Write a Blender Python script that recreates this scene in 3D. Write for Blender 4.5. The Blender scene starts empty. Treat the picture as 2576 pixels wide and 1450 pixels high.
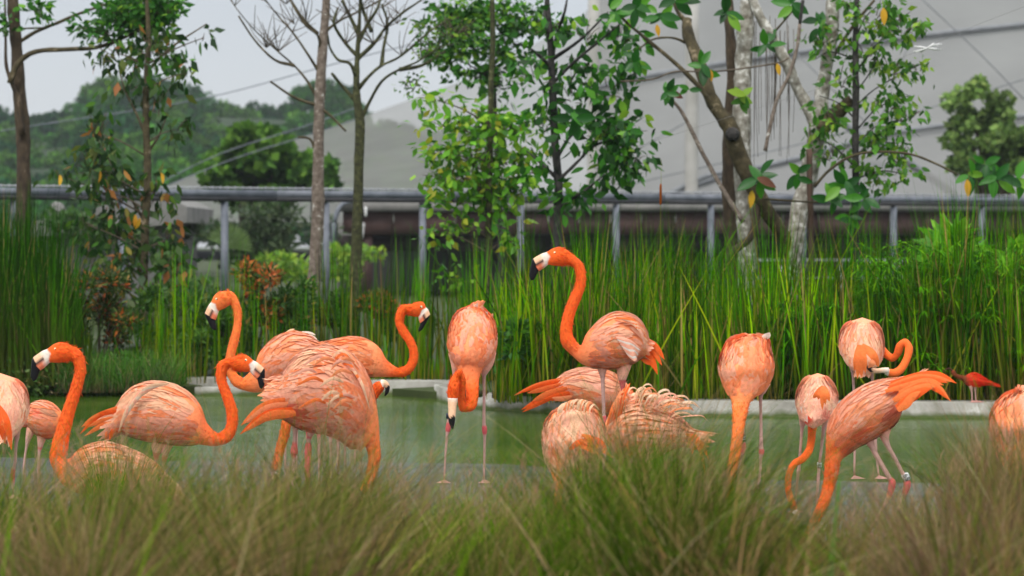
import bpy, math, random
import numpy as np
from mathutils import Vector, Matrix
random.seed(11); RNG = np.random.default_rng(11)
S = bpy.context.scene
COL = S.collection
# ------------------------------------------------------------ camera, world, sun
CAMH, FOC = 1.4, 7155.6
cam = bpy.data.objects.new('camera', bpy.data.cameras.new('camera')); COL.objects.link(cam)
cam.location = (0, 0, CAMH); cam.rotation_euler = (math.radians(90), 0, 0)
cam.data.lens = 100; cam.data.sensor_width = 36; cam.data.shift_y = -0.0441
cam.data.clip_start = 0.5; cam.data.clip_end = 3000
cam.data.dof.use_dof = True; cam.data.dof.focus_distance = 16.2; cam.data.dof.aperture_fstop = 3.7
S.camera = cam
W = bpy.data.worlds.new('World'); S.world = W; W.use_nodes = True
wn = W.node_tree; wn.nodes.clear()
out = wn.nodes.new('ShaderNodeOutputWorld')
sky = wn.nodes.new('ShaderNodeTexSky'); sky.sky_type = 'NISHITA'; sky.sun_disc = False
sky.sun_elevation = math.radians(50); sky.sun_rotation = math.radians(200)
b1 = wn.nodes.new('ShaderNodeBackground'); b1.inputs[1].default_value = 0.10
wn.links.new(sky.outputs[0], b1.inputs[0])
tc = wn.nodes.new('ShaderNodeTexCoord'); sp = wn.nodes.new('ShaderNodeSeparateXYZ')
wn.links.new(tc.outputs['Generated'], sp.inputs[0])
rp = wn.nodes.new('ShaderNodeValToRGB')
rp.color_ramp.elements[0].position = 0.0; rp.color_ramp.elements[0].color = (0.435, 0.45, 0.475, 1)
rp.color_ramp.elements[1].position = 1.0; rp.color_ramp.elements[1].color = (1.5, 1.5, 1.48, 1)
e = rp.color_ramp.elements.new(0.12); e.color = (0.385, 0.405, 0.445, 1)
e = rp.color_ramp.elements.new(0.35); e.color = (0.62, 0.64, 0.68, 1)
wn.links.new(sp.outputs[2], rp.inputs[0])
nz = wn.nodes.new('ShaderNodeTexNoise'); nz.inputs['Scale'].default_value = 3.0; nz.inputs['Detail'].default_value = 3
mp = wn.nodes.new('ShaderNodeMapping'); mp.inputs['Scale'].default_value = (1, 1, 3)
wn.links.new(tc.outputs['Generated'], mp.inputs[0]); wn.links.new(mp.outputs[0], nz.inputs[0])
mr = wn.nodes.new('ShaderNodeMapRange'); mr.inputs[3].default_value = 0.92; mr.inputs[4].default_value = 1.08
wn.links.new(nz.outputs[0], mr.inputs[0])
mm = wn.nodes.new('ShaderNodeMixRGB'); mm.blend_type = 'MULTIPLY'; mm.inputs[0].default_value = 1
wn.links.new(rp.outputs[0], mm.inputs[1]); wn.links.new(mr.outputs[0], mm.inputs[2])
b2 = wn.nodes.new('ShaderNodeBackground'); b2.inputs[1].default_value = 1.25
wn.links.new(mm.outputs[0], b2.inputs[0])
mx = wn.nodes.new('ShaderNodeMixShader'); mx.inputs[0].default_value = 0.85
wn.links.new(b1.outputs[0], mx.inputs[1]); wn.links.new(b2.outputs[0], mx.inputs[2])
wn.links.new(mx.outputs[0], out.inputs[0])
sl = bpy.data.lights.new('sun', 'SUN'); sl.energy = 1.5; sl.angle = math.radians(22); sl.color = (1, .96, .9)
sun = bpy.data.objects.new('sun', sl); COL.objects.link(sun)
sun.rotation_euler = (math.radians(40), 0, math.radians(-18))
S.view_settings.view_transform = 'Standard'; S.view_settings.look = 'None'
S.view_settings.exposure = 0.36; S.view_settings.gamma = 1.0; S.view_settings.use_curve_mapping = False
S.cycles.use_denoising = True
S.cycles.max_bounces = 6; S.cycles.diffuse_bounces = 3; S.cycles.glossy_bounces = 3
S.cycles.transparent_max_bounces = 16; S.cycles.transmission_bounces = 3; S.cycles.volume_bounces = 0
S.cycles.sample_clamp_indirect = 4

# ------------------------------------------------------------ helpers
def P(u, v, Y):
    "a point at distance Y whose direction was measured on a 2576 px wide copy of the photograph"
    return Vector(((u - 1288) / FOC * Y, Y, CAMH - (v - 611) / FOC * Y))
def tag(o, label=None, cat=None, group=None, kind=None):
    if label: o['label'] = label
    if cat: o['category'] = cat
    if group: o['group'] = group
    if kind: o['kind'] = kind
    return o
def empty(name, loc=(0, 0, 0)):
    o = bpy.data.objects.new(name, None); o.location = loc; COL.objects.link(o); o.empty_display_size = .1
    return o
def mesh_np(name, V, F, mat, col=None, smooth=False, parent=None, uv=None):
    "V (n,3), F (m,k) or list of arrays of faces"
    me = bpy.data.meshes.new(name)
    V = np.asarray(V, np.float32)
    Fs = F if isinstance(F, list) else [F]
    Fs = [np.asarray(f, np.int32) for f in Fs if len(f)]
    me.vertices.add(len(V)); me.vertices.foreach_set('co', V.ravel())
    nl = sum(f.size for f in Fs); npoly = sum(len(f) for f in Fs)
    me.loops.add(nl); me.loops.foreach_set('vertex_index', np.concatenate([f.ravel() for f in Fs]))
    tot = np.concatenate([np.full(len(f), f.shape[1], np.int32) for f in Fs])
    st = np.concatenate([[0], np.cumsum(tot)[:-1]]).astype(np.int32)
    me.polygons.add(npoly); me.polygons.foreach_set('loop_start', st); me.polygons.foreach_set('loop_total', tot)
    if smooth: me.polygons.foreach_set('use_smooth', np.ones(npoly, bool))
    me.update(calc_edges=True); me.validate()
    if col is not None:
        a = me.color_attributes.new('Col', 'FLOAT_COLOR', 'POINT')
        c = np.ones((len(V), 4), np.float32); c[:, :3] = col
        a.data.foreach_set('color', c.ravel())
    me.materials.append(mat)
    o = bpy.data.objects.new(name, me); COL.objects.link(o)
    if parent: o.parent = parent
    return o
def share(name, src, M, parent=None):
    o = bpy.data.objects.new(name, src); COL.objects.link(o); o.matrix_world = M
    if parent:
        o.parent = parent; o.matrix_parent_inverse = Matrix.Translation(parent.location).inverted()
    return o
class MB:
    def __init__(s): s.V = []; s.F = []; s.C = []; s.n = 0
    def add(s, V, F, c=(1, 1, 1)):
        V = np.asarray(V, np.float32); s.V.append(V)
        if isinstance(F, list) and len(F) and not hasattr(F[0], 'shape'): F = np.asarray(F, np.int32)
        for f in (F if isinstance(F, list) else [F]): s.F.append(np.asarray(f, np.int32) + s.n)
        c = np.asarray(c, np.float32); s.C.append(np.broadcast_to(c, V.shape) if c.ndim == 1 else c); s.n += len(V)
    def box(s, lo, hi, c=(1, 1, 1)):
        (a, b, d), (e, f, g) = lo, hi
        V = [(a, b, d), (e, b, d), (e, f, d), (a, f, d), (a, b, g), (e, b, g), (e, f, g), (a, f, g)]
        s.add(V, [[0, 3, 2, 1], [4, 5, 6, 7], [0, 1, 5, 4], [1, 2, 6, 5], [2, 3, 7, 6], [3, 0, 4, 7]], c)
    def bar(s, p, q, w, h=None, c=(1, 1, 1), up=(0, 0, 1)):
        p, q = Vector(p), Vector(q); h = h or w; t = (q - p).normalized(); up = Vector(up)
        if abs(t.dot(up)) > .95: up = Vector((0, 1, 0))
        x = t.cross(up).normalized() * w / 2; y = x.cross(t).normalized() * h / 2
        V = [tuple(p + a * x + b * y) for a, b in ((-1, -1), (1, -1), (1, 1), (-1, 1))] + [tuple(q + a * x + b * y) for a, b in ((-1, -1), (1, -1), (1, 1), (-1, 1))]
        s.add(V, [[0, 1, 2, 3], [7, 6, 5, 4], [0, 4, 5, 1], [1, 5, 6, 2], [2, 6, 7, 3], [3, 7, 4, 0]], c)
    def tube(s, pts, rad, seg=8, c=(1, 1, 1), bump=0.0, res=3):
        V, F = tube_geo(pts, rad, seg, bump, res); s.add(V, F, c)
    def build(s, name, mat, parent=None, smooth=False):
        if parent: off = np.array(parent.location, np.float32)
        else: off = 0
        F3 = [f for f in s.F if f.shape[1] == 3]; F4 = [f for f in s.F if f.shape[1] == 4]
        Fs = ([np.concatenate(F3)] if F3 else []) + ([np.concatenate(F4)] if F4 else [])
        return mesh_np(name, np.concatenate(s.V) - off, Fs, mat, np.concatenate(s.C), smooth, parent)
def catmull(A, n):
    A = np.asarray(A, float); m = len(A)
    if m == 2: return A[0] + (A[1] - A[0]) * np.linspace(0, 1, n + 1)[:, None]
    E = np.vstack([2 * A[0] - A[1], A, 2 * A[-1] - A[-2]])
    r = []
    for i in range(m - 1):
        p0, p1, p2, p3 = E[i:i + 4]
        for k in range(n):
            t = k / n
            r.append(.5 * (2 * p1 + (p2 - p0) * t + (2 * p0 - 5 * p1 + 4 * p2 - p3) * t * t + (3 * p1 - p0 - 3 * p2 + p3) * t ** 3))
    r.append(A[-1]); return np.array(r)
def ringfaces(n, seg):
    i = np.arange(n - 1)[:, None] * seg; j = np.arange(seg)[None]
    k = (j + 1) % seg
    return np.stack([i + j, i + k, i + seg + k, i + seg + j], -1).reshape(-1, 4)
def tube_geo(pts, rad, seg=8, bump=0.0, res=3):
    pts = np.array([tuple(p) for p in pts], float); rad = np.broadcast_to(np.asarray(rad, float), (len(pts),))
    D = catmull(np.hstack([pts, rad[:, None]]), res); C = D[:, :3]; R = np.maximum(D[:, 3], 1e-4)
    T = np.gradient(C, axis=0); T /= np.linalg.norm(T, axis=1)[:, None] + 1e-9
    N = np.cross(T, [0.13, 1, 0.07]); N /= np.linalg.norm(N, axis=1)[:, None] + 1e-9; B = np.cross(T, N)
    a = np.linspace(0, 2 * np.pi, seg, endpoint=False)
    rr = R[:, None] * (1 + bump * RNG.normal(size=(len(C), seg)) + bump * RNG.normal(size=(len(C), 1)))
    V = C[:, None] + rr[..., None] * (np.cos(a)[None, :, None] * N[:, None] + np.sin(a)[None, :, None] * B[:, None])
    n = len(C); V = V.reshape(-1, 3); F = ringfaces(n, seg)
    V = np.vstack([V, C[0], C[-1]]); j = np.arange(seg); k = (j + 1) % seg
    t1 = np.stack([np.full(seg, n * seg), k, j], 1); t2 = np.stack([np.full(seg, n * seg + 1), (n - 1) * seg + j, (n - 1) * seg + k], 1)
    return V, [F, np.vstack([t1, t2])]

# ------------------------------------------------------------ materials
def mat_new(name):
    m = bpy.data.materials.new(name); m.use_nodes = True; n = m.node_tree
    return m, n, n.nodes['Principled BSDF']
def N(n, t, **k):
    x = n.nodes.new(t)
    for a, b in k.items(): setattr(x, a, b)
    return x
def noise_mat(name, c1, c2, scale=5, rough=.7, bump=.2, bscale=None, detail=5, stretch=(1, 1, 1), c3=None, spec=.3, metal=0, coord='Object', lo=.35, hi=.65):
    m, n, p = mat_new(name)
    tcn = N(n, 'ShaderNodeTexCoord'); mpn = N(n, 'ShaderNodeMapping'); mpn.inputs['Scale'].default_value = stretch
    n.links.new(tcn.outputs[coord], mpn.inputs[0])
    t = N(n, 'ShaderNodeTexNoise'); t.inputs['Scale'].default_value = scale; t.inputs['Detail'].default_value = detail; t.inputs['Roughness'].default_value = .6
    n.links.new(mpn.outputs[0], t.inputs[0])
    r = N(n, 'ShaderNodeValToRGB'); e = r.color_ramp.elements
    e[0].position = lo; e[0].color = (*c1, 1); e[1].position = hi; e[1].color = (*c2, 1)
    if c3: x = e.new((lo + hi) / 2 + .12); x.color = (*c3, 1)
    n.links.new(t.outputs[0], r.inputs[0]); n.links.new(r.outputs[0], p.inputs['Base Color'])
    p.inputs['Roughness'].default_value = rough; p.inputs['Specular IOR Level'].default_value = spec; p.inputs['Metallic'].default_value = metal
    if bump:
        t2 = N(n, 'ShaderNodeTexNoise'); t2.inputs['Scale'].default_value = bscale or scale * 3; t2.inputs['Detail'].default_value = 6
        n.links.new(mpn.outputs[0], t2.inputs[0])
        b = N(n, 'ShaderNodeBump'); b.inputs['Strength'].default_value = bump; b.inputs['Distance'].default_value = .02
        n.links.new(t2.outputs[0], b.inputs['Height']); n.links.new(b.outputs[0], p.inputs['Normal'])
    return m
def leafmat(name, trans=.35, rough=.5, spec=.3, sat=1.0):
    "colour from the mesh attribute, varied by noise; light passes through thin leaves"
    m, n, p = mat_new(name)
    a = N(n, 'ShaderNodeAttribute', attribute_name='Col')
    g = N(n, 'ShaderNodeNewGeometry'); t = N(n, 'ShaderNodeTexNoise'); t.inputs['Scale'].default_value = 1.7; t.inputs['Detail'].default_value = 3
    n.links.new(g.outputs['Position'], t.inputs[0])
    h = N(n, 'ShaderNodeHueSaturation'); h.inputs['Saturation'].default_value = sat
    mr = N(n, 'ShaderNodeMapRange'); mr.inputs[1].default_value = .3; mr.inputs[2].default_value = .7; mr.inputs[3].default_value = .75; mr.inputs[4].default_value = 1.25
    n.links.new(t.outputs[0], mr.inputs[0]); n.links.new(mr.outputs[0], h.inputs['Value'])
    n.links.new(a.outputs['Color'], h.inputs['Color']); n.links.new(h.outputs[0], p.inputs['Base Color'])
    p.inputs['Roughness'].default_value = rough; p.inputs['Specular IOR Level'].default_value = spec
    tr = N(n, 'ShaderNodeBsdfTranslucent'); n.links.new(h.outputs[0], tr.inputs[0])
    mx = N(n, 'ShaderNodeMixShader'); mx.inputs[0].default_value = trans
    n.links.new(p.outputs[0], mx.inputs[1]); n.links.new(tr.outputs[0], mx.inputs[2])
    n.links.new(mx.outputs[0], n.nodes['Material Output'].inputs[0])
    return m
def leafobj_mat(name, cols, trans=.38, rough=.5, spec=.22):
    "one leaf each: its colour is picked per object from a ramp"
    m, n, p = mat_new(name)
    oi = N(n, 'ShaderNodeObjectInfo'); r = N(n, 'ShaderNodeValToRGB'); r.color_ramp.interpolation = 'LINEAR'
    e = r.color_ramp.elements
    while len(e) < len(cols): e.new(.5)
    for i, (pos, c) in enumerate(cols): e[i].position = pos; e[i].color = (*c, 1)
    n.links.new(oi.outputs['Random'], r.inputs[0]); n.links.new(r.outputs[0], p.inputs['Base Color'])
    p.inputs['Roughness'].default_value = rough; p.inputs['Specular IOR Level'].default_value = spec
    tr = N(n, 'ShaderNodeBsdfTranslucent'); n.links.new(r.outputs[0], tr.inputs[0])
    mx = N(n, 'ShaderNodeMixShader'); mx.inputs[0].default_value = trans
    n.links.new(p.outputs[0], mx.inputs[1]); n.links.new(tr.outputs[0], mx.inputs[2])
    n.links.new(mx.outputs[0], n.nodes['Material Output'].inputs[0])
    return m
M_leaf = leafmat('leaf_green'); M_grass = leafmat('grass_blades', .3, .8, .05, 1.12); M_reed = leafmat('reed_blades', .35, .7, .06, 1.12)
M_far = leafmat('far_foliage', .25, .8, .1)
M_conc = noise_mat('kerb_concrete', (.20, .19, .16), (.50, .49, .45), 2.5, .8, .5, 25, c3=(.36, .35, .31), lo=.3, hi=.62)
_n = M_conc.node_tree; _p = _n.nodes['Principled BSDF']; _l = _p.inputs['Base Color'].links[0].from_socket
_g = N(_n, 'ShaderNodeNewGeometry'); _s = N(_n, 'ShaderNodeSeparateXYZ'); _n.links.new(_g.outputs['Position'], _s.inputs[0]); _t = N(_n, 'ShaderNodeTexNoise'); _t.inputs['Scale'].default_value = 6; _t.inputs['Detail'].default_value = 5; _n.links.new(_g.outputs['Position'], _t.inputs[0])
_a = N(_n, 'ShaderNodeMath', operation='MULTIPLY_ADD'); _a.inputs[1].default_value = -.10; _n.links.new(_t.outputs[0], _a.inputs[0]); _n.links.new(_s.outputs[2], _a.inputs[2])
_r = N(_n, 'ShaderNodeMapRange'); _r.inputs[1].default_value = -.075; _r.inputs[2].default_value = -.03; _r.inputs[3].default_value = 1; _r.inputs[4].default_value = 0; _n.links.new(_a.outputs[0], _r.inputs[0])
_x = N(_n, 'ShaderNodeMixRGB'); _x.inputs[2].default_value = (.06, .085, .02, 1); _n.links.new(_r.outputs[0], _x.inputs[0]); _n.links.new(_l, _x.inputs[1]); _n.links.new(_x.outputs[0], _p.inputs['Base Color'])
M_apron = noise_mat('wet_concrete', (.17, .18, .18), (.30, .31, .30), 1.6, .17, .4, 9, stretch=(1, 2.2, 1), spec=.5)
M_soil = noise_mat('soil', (.035, .03, .015), (.09, .08, .03), 3, .9, .5, 15)
M_hill = noise_mat('forest_floor', (.008, .022, .006), (.02, .045, .01), .3, .95, .2, 1)
M_lawn = noise_mat('bank_ground', (.02, .035, .008), (.045, .06, .015), 1.2, .95, .4, 8)
M_steel = noise_mat('galvanised_steel', (.10, .115, .14), (.19, .205, .24), 4, .6, .1, 20, metal=.1, spec=.4)
M_darksteel = noise_mat('dark_steel', (.02, .02, .022), (.035, .035, .04), 5, .6, 0)
M_white = noise_mat('white_paint', (.6, .6, .6), (.75, .75, .74), 6, .6, .05)
M_brown = noise_mat('brown_boards', (.07, .042, .038), (.105, .06, .054), 1.5, .75, .1, 10, stretch=(1, 1, 5))
M_darkwood = noise_mat('dark_boards', (.035, .03, .03), (.065, .05, .048), 2, .85, .1)
M_roof = noise_mat('grey_roof', (.14, .14, .13), (.24, .23, .22), 2, .8, .1)
M_wall = noise_mat('grey_render', (.10, .10, .095), (.17, .17, .155), .8, .9, .1)
M_plank = noise_mat('old_wood', (.05, .03, .02), (.11, .065, .045), 8, .8, .3, stretch=(1, 1, .3))
M_barkbrown = noise_mat('bark_brown', (.045, .032, .022), (.15, .11, .075), 14, .9, .8, 40, c3=(.09, .065, .04), stretch=(1, 1, .5))
M_barkpale = noise_mat('bark_pale', (.12, .09, .07), (.58, .56, .52), 17, .85, .6, 40, c3=(.27, .22, .18), lo=.36, hi=.66)
M_barkmoss = noise_mat('bark_mossy', (.028, .028, .015), (.15, .15, .08), 20, .9, .7, 40, c3=(.075, .08, .03))
M_barkgrey = noise_mat('bark_grey_lichen', (.14, .12, .09), (.66, .64, .60), 13, .85, .5, 35, c3=(.42, .40, .35), lo=.33, hi=.60)
M_barkdark = noise_mat('bark_black', (.012, .012, .012), (.06, .055, .05), 18, .85, .6)
M_barkolive = noise_mat('bark_olive', (.04, .032, .016), (.24, .19, .12), 11, .85, .6, 30, c3=(.10, .08, .04))
M_twig = noise_mat('twig', (.06, .045, .03), (.13, .10, .07), 15, .8, .2)

# water
M_water, n, p = mat_new('green_water')
p.inputs['Base Color'].default_value = (.055, .085, .022, 1); p.inputs['Roughness'].default_value = .09; p.inputs['Specular IOR Level'].default_value = .45; p.inputs['IOR'].default_value = 1.33
tcn = N(n, 'ShaderNodeTexCoord'); mpn = N(n, 'ShaderNodeMapping'); mpn.inputs['Scale'].default_value = (.9, 5.5, 1)
n.links.new(tcn.outputs['Object'], mpn.inputs[0])
t1 = N(n, 'ShaderNodeTexNoise'); t1.inputs['Scale'].default_value = 3.2; t1.inputs['Detail'].default_value = 4; n.links.new(mpn.outputs[0], t1.inputs[0])
bb = N(n, 'ShaderNodeBump'); bb.inputs['Strength'].default_value = .22; bb.inputs['Distance'].default_value = .03
n.links.new(t1.outputs[0], bb.inputs['Height']); n.links.new(bb.outputs[0], p.inputs['Normal'])
t3 = N(n, 'ShaderNodeTexNoise'); t3.inputs['Scale'].default_value = .8; t3.inputs['Detail'].default_value = 3; n.links.new(tcn.outputs['Object'], t3.inputs[0])
r3 = N(n, 'ShaderNodeValToRGB'); r3.color_ramp.elements[0].position = .35; r3.color_ramp.elements[0].color = (.03, .075, .004, 1)
r3.color_ramp.elements[1].position = .68; r3.color_ramp.elements[1].color = (.075, .12, .015, 1)
n.links.new(t3.outputs[0], r3.inputs[0]); n.links.new(r3.outputs[0], p.inputs['Base Color'])

# feathers
def bird_mat(name, rough=.75):
    m, n, p = mat_new(name)
    a = N(n, 'ShaderNodeAttribute', attribute_name='Col')
    g = N(n, 'ShaderNodeNewGeometry'); t = N(n, 'ShaderNodeTexNoise'); t.inputs['Scale'].default_value = 55; t.inputs['Detail'].default_value = 4
    n.links.new(g.outputs['Position'], t.inputs[0])
    mr = N(n, 'ShaderNodeMapRange'); mr.inputs[1].default_value = .3; mr.inputs[2].default_value = .7; mr.inputs[3].default_value = .90; mr.inputs[4].default_value = 1.10
    n.links.new(t.outputs[0], mr.inputs[0])
    h = N(n, 'ShaderNodeHueSaturation'); n.links.new(mr.outputs[0], h.inputs['Value']); n.links.new(a.outputs['Color'], h.inputs['Color'])
    n.links.new(h.outputs[0], p.inputs['Base Color']); p.inputs['Roughness'].default_value = rough
    p.inputs['Specular IOR Level'].default_value = .15
    b = N(n, 'ShaderNodeBump'); b.inputs['Strength'].default_value = .6; b.inputs['Distance'].default_value = .006
    n.links.new(t.outputs[0], b.inputs['Height']); n.links.new(b.outputs[0], p.inputs['Normal'])
    return m
M_bird = bird_mat('flamingo_down'); M_feather = bird_mat('flamingo_feather', .65)
_n = M_feather.node_tree; _t = N(_n, 'ShaderNodeBsdfTranslucent'); _h = [x for x in _n.nodes if x.type == 'HUE_SAT'][0]; _n.links.new(_h.outputs[0], _t.inputs[0])
_m = N(_n, 'ShaderNodeMixShader'); _m.inputs[0].default_value = .2; _n.links.new(_n.nodes['Principled BSDF'].outputs[0], _m.inputs[1]); _n.links.new(_t.outputs[0], _m.inputs[2]); _n.links.new(_m.outputs[0], _n.nodes['Material Output'].inputs[0])
M_bill = bird_mat('flamingo_bill', .35)
M_eye = noise_mat('eye', (.75, .65, .35), (.8, .7, .45), 5, .2, 0); M_pupil = noise_mat('pupil', (.01, .01, .01), (.02, .02, .02), 5, .1, 0)
M_bandw = noise_mat('band_white', (.65, .68, .68), (.75, .77, .76), 6, .4, 0); M_bandb = noise_mat('band_black', (.01, .015, .03), (.02, .03, .05), 6, .4, 0)

# ------------------------------------------------------------ setting
def sheet(name, pts, z, mat, kind='structure', label=None):
    import bmesh
    bm = bmesh.new(); vs = [bm.verts.new((p[0], p[1], z)) for p in pts]; bm.faces.new(vs)
    bmesh.ops.triangulate(bm, faces=bm.faces[:]); me = bpy.data.meshes.new(name); bm.to_mesh(me); bm.free()
    if me.polygons[0].normal.z < 0: me.flip_normals()
    me.materials.append(mat); o = bpy.data.objects.new(name, me); COL.objects.link(o)
    return tag(o, kind=kind)
def gp(u, v, z=0.0):   # the ground point seen at (u, v) for height z
    Y = (CAMH - z) * FOC / (v - 611); return ((u - 1288) / FOC * Y, Y)
sheet('pond_bed', [(-900, -30), (900, -30), (900, 900), (-900, 900)], -.30, M_soil)
WZ = -.04
near = [gp(u, v) for u, v in ((-300, 1150), (0, 1151), (420, 1160), (900, 1162), (1280, 1168), (1400, 1178), (1800, 1203), (2200, 1213), (2576, 1222), (2900, 1228))]
# concrete apron: slab with a front edge that drops into the pond
apron = MB()
n0 = len(near); top = [(x, y, 0) for x, y in near] + [(x, y, -.3) for x, y in near] + [(x * 1.0, -3, 0) for x, y in near]
apron.add(top, [[i, i + 1, n0 + i + 1, n0 + i] for i in range(n0 - 1)] + [[2 * n0 + i, 2 * n0 + i + 1, i + 1, i] for i in range(n0 - 1)])
tag(apron.build('pavement', M_apron), 'wet grey concrete apron along the near pond edge', kind='structure')
water = sheet('water', [(-14, 12), (14, 12), (14, 30), (-14, 30)], WZ, M_water)
# far bank behind the kerbs
def strip(name, line, depth, z0, z1, mat):
    m = MB(); n = len(line)
    V = [(x, y, z0) for x, y in line] + [(x * 1.0, y + depth, z1) for x, y in line] + [(x, y, -.3) for x, y in line] + [(x, y + depth, -.3) for x, y in line]
    m.add(V, [[i, i + 1, n + i + 1, n + i] for i in range(n - 1)] + [[2 * n + i, 2 * n + i + 1, i + 1, i] for i in range(n - 1)] + [[n + i, n + i + 1, 3 * n + i + 1, 3 * n + i] for i in range(n - 1)] + [[0, n, 3 * n, 2 * n], [n - 1, 2 * n - 1, 4 * n - 1, 3 * n - 1]])
    return tag(m.build(name, mat), kind='structure')
def gw(u, v): return gp(u, v, WZ)
k1 = [gw(u, v) for u, v in ((1092, 1002), (1110, 1011), (1160, 1022), (1225, 1030), (1340, 1038), (1700, 1048), (2200, 1052), (2576, 1053), (3100, 1055))]
k2 = [gw(u, v) for u, v in ((470, 988), (560, 989), (900, 995), (1180, 999))]
strip('kerb', k1, .34, .085, .09, M_conc); strip('kerb', k2, .4, .1, .1, M_conc)
k2b = MB(); a = gw(500, 990); b = gw(668, 992); k2b.box((a[0], a[1] - .35, -.2), (b[0], b[1] - .05, .035))
tag(k2b.build('kerb', M_conc), kind='structure')
# the bank as one relief mesh rising to the hill
def bank_h(x, y):
    h = .05 + .012 * max(0, y - 26) if y < 46 else .29
    return h
bl = [(-60, 29.2)] + [(x - .02, y + .3) for x, y in [gw(-200, 1002), gw(460, 996)]] + [(x, y + .38) for x, y in k2[:-1]]
bl += [(x, y + .3) for x, y in k1[1:]] + [(60, 23.6)]
bl.sort()
bm_ = MB(); ys = [0, .6, 1.5, 3, 6, 10, 20, 40, 90, 180, 320, 620]
g = []
for x, y in bl:
    for q in ys: g.append((x * (1 + q / 40), y + q, (bank_h(x, y + q) if q else .03)))
nr = len(ys)
bm_.add(g, [[i * nr + j, (i + 1) * nr + j, (i + 1) * nr + j + 1, i * nr + j + 1] for i in range(len(bl) - 1) for j in range(nr - 1)])
gr = [(x, y, .03) for x, y in bl] + [(x, y, -.3) for x, y in bl]; q = len(bl)
bm_.add(gr, [[i, q + i, q + i + 1, i + 1] for i in range(q - 1)])
tag(bm_.build('ground', M_lawn), kind='structure')
fb = sheet('foreground_soil', [(-4.5, 3), (4.5, 3), (5.5, 11.6), (-5.5, 11.6)], .02, M_soil)
fb.name = 'soil'

# hill behind
hx = np.linspace(-260, 260, 60); hy = np.linspace(190, 420, 24)
HX, HY = np.meshgrid(hx, hy, indexing='ij')
HZ = np.clip((HY - 175) / 110, 0, 1) * (10.5 - 5.5 * np.clip((HX + 19 * HY / 300) / 8, 0, 1) + 3.5 * np.exp(-((HX + 32) / 14) ** 2) + 2 * np.exp(-((HX + 15) / 9) ** 2)) + .2
V = np.stack([HX, HY, HZ], -1).reshape(-1, 3); nn = len(hy)
F = [[i * nn + j, (i + 1) * nn + j, (i + 1) * nn + j + 1, i * nn + j + 1] for i in range(len(hx) - 1) for j in range(nn - 1)]
tag(mesh_np('hill', V, np.array(F), M_hill, smooth=True), kind='structure')

# ------------------------------------------------------------ blades (grass and reeds) as numpy strips
def blades(base, H, lean, wid, cb, ct, seg=5, droop=None, tipw=.05, yaw=None, pw=1.8):
    """base (n,3), H (n,), lean (n,2) tip offset, wid (n,), colours at base and tip (n,3)"""
    n = len(base); t = np.linspace(0, 1, seg)[None, :, None]
    z = H[:, None, None] * t
    if droop is not None: z = z - droop[:, None, None] * t ** 3
    xy = base[:, None, :2] + lean[:, None, :] * t ** pw
    C = np.concatenate([xy, base[:, None, 2:3] + z], -1)
    if yaw is None: yaw = RNG.uniform(-1.1, 1.1, n)
    s = np.stack([np.cos(yaw), np.sin(yaw), np.zeros(n)], -1)[:, None, :]
    w = wid[:, None, None] * np.maximum(tipw, (1 - t ** 2.2)) * (.55 + .45 * np.clip(t * 3.5, 0, 1)) * .5
    V = np.stack([C - s * w, C + s * w], 2).reshape(-1, 3)
    i = np.arange(n)[:, None] * seg * 2 + np.arange(seg - 1)[None] * 2
    F = np.stack([i, i + 1, i + 3, i + 2], -1).reshape(-1, 4)
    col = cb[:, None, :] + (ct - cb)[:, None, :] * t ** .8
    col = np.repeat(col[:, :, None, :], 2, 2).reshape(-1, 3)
    return V, F, col
def pick(n, pal, w, jit=.18):
    pal = np.array(pal, float); c = pal[RNG.choice(len(pal), n, p=np.array(w) / np.sum(w))]
    return c * RNG.uniform(1 - jit, 1 + jit, (n, 1)) * RNG.uniform(.94, 1.06, (n, 3))
G_D, G_M, G_B, G_Y, TAN, BRN, RUST = (.007, .038, .002), (.022, .115, .003), (.078, .27, .007), (.20, .31, .013), (.36, .25, .11), (.16, .11, .055), (.38, .14, .03)

def reed_bed(name, label, u0, u1, ya, yb, n, vt, pal, wts, wid=(.008, .018), zb=.06, cat='reeds', spread=.10, base_pal=None, clump=.5, bw=(3, 3, 4)):
    Y = RNG.uniform(ya, yb, n); nc = max(4, int(n / 28)); cu = RNG.uniform(u0, u1, nc)
    u = np.where(RNG.random(n) < clump, cu[RNG.integers(0, nc, n)] + RNG.normal(0, 9, n), RNG.uniform(u0, u1, n))
    x = (u - 1288) / FOC * Y
    ci = np.clip(((u - u0) / (u1 - u0 + 1) * nc * .6).astype(int), 0, nc - 1); ch = RNG.normal(0, 48, nc)[ci]; ctone = np.exp(RNG.normal(0, .30, nc))[ci]
    top = np.interp(u, [a for a, b in vt], [b for a, b in vt]) + np.abs(RNG.normal(0, 1, n)) ** 1.0 * 105 + ch + 14 * np.sin(u * .05)
    top = np.minimum(top, 930)
    ztop = CAMH - (top - 611) / FOC * Y
    b = np.stack([x, Y, np.full(n, zb)], -1); H = np.maximum(.25, ztop - zb)
    lean = RNG.normal(0, 1, (n, 2)) * np.where(RNG.random(n) < .2, 2.8, .9)[:, None] * spread * H[:, None]
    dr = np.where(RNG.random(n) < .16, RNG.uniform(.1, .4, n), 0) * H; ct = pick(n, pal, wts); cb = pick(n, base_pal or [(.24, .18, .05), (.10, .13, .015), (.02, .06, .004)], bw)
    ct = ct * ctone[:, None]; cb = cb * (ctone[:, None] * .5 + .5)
    V, F, c = blades(b, H, lean, RNG.uniform(*wid, n), cb, ct, 7, yaw=RNG.uniform(-.9, .9, n), droop=dr, pw=1.15)
    return V, F, c
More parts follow.
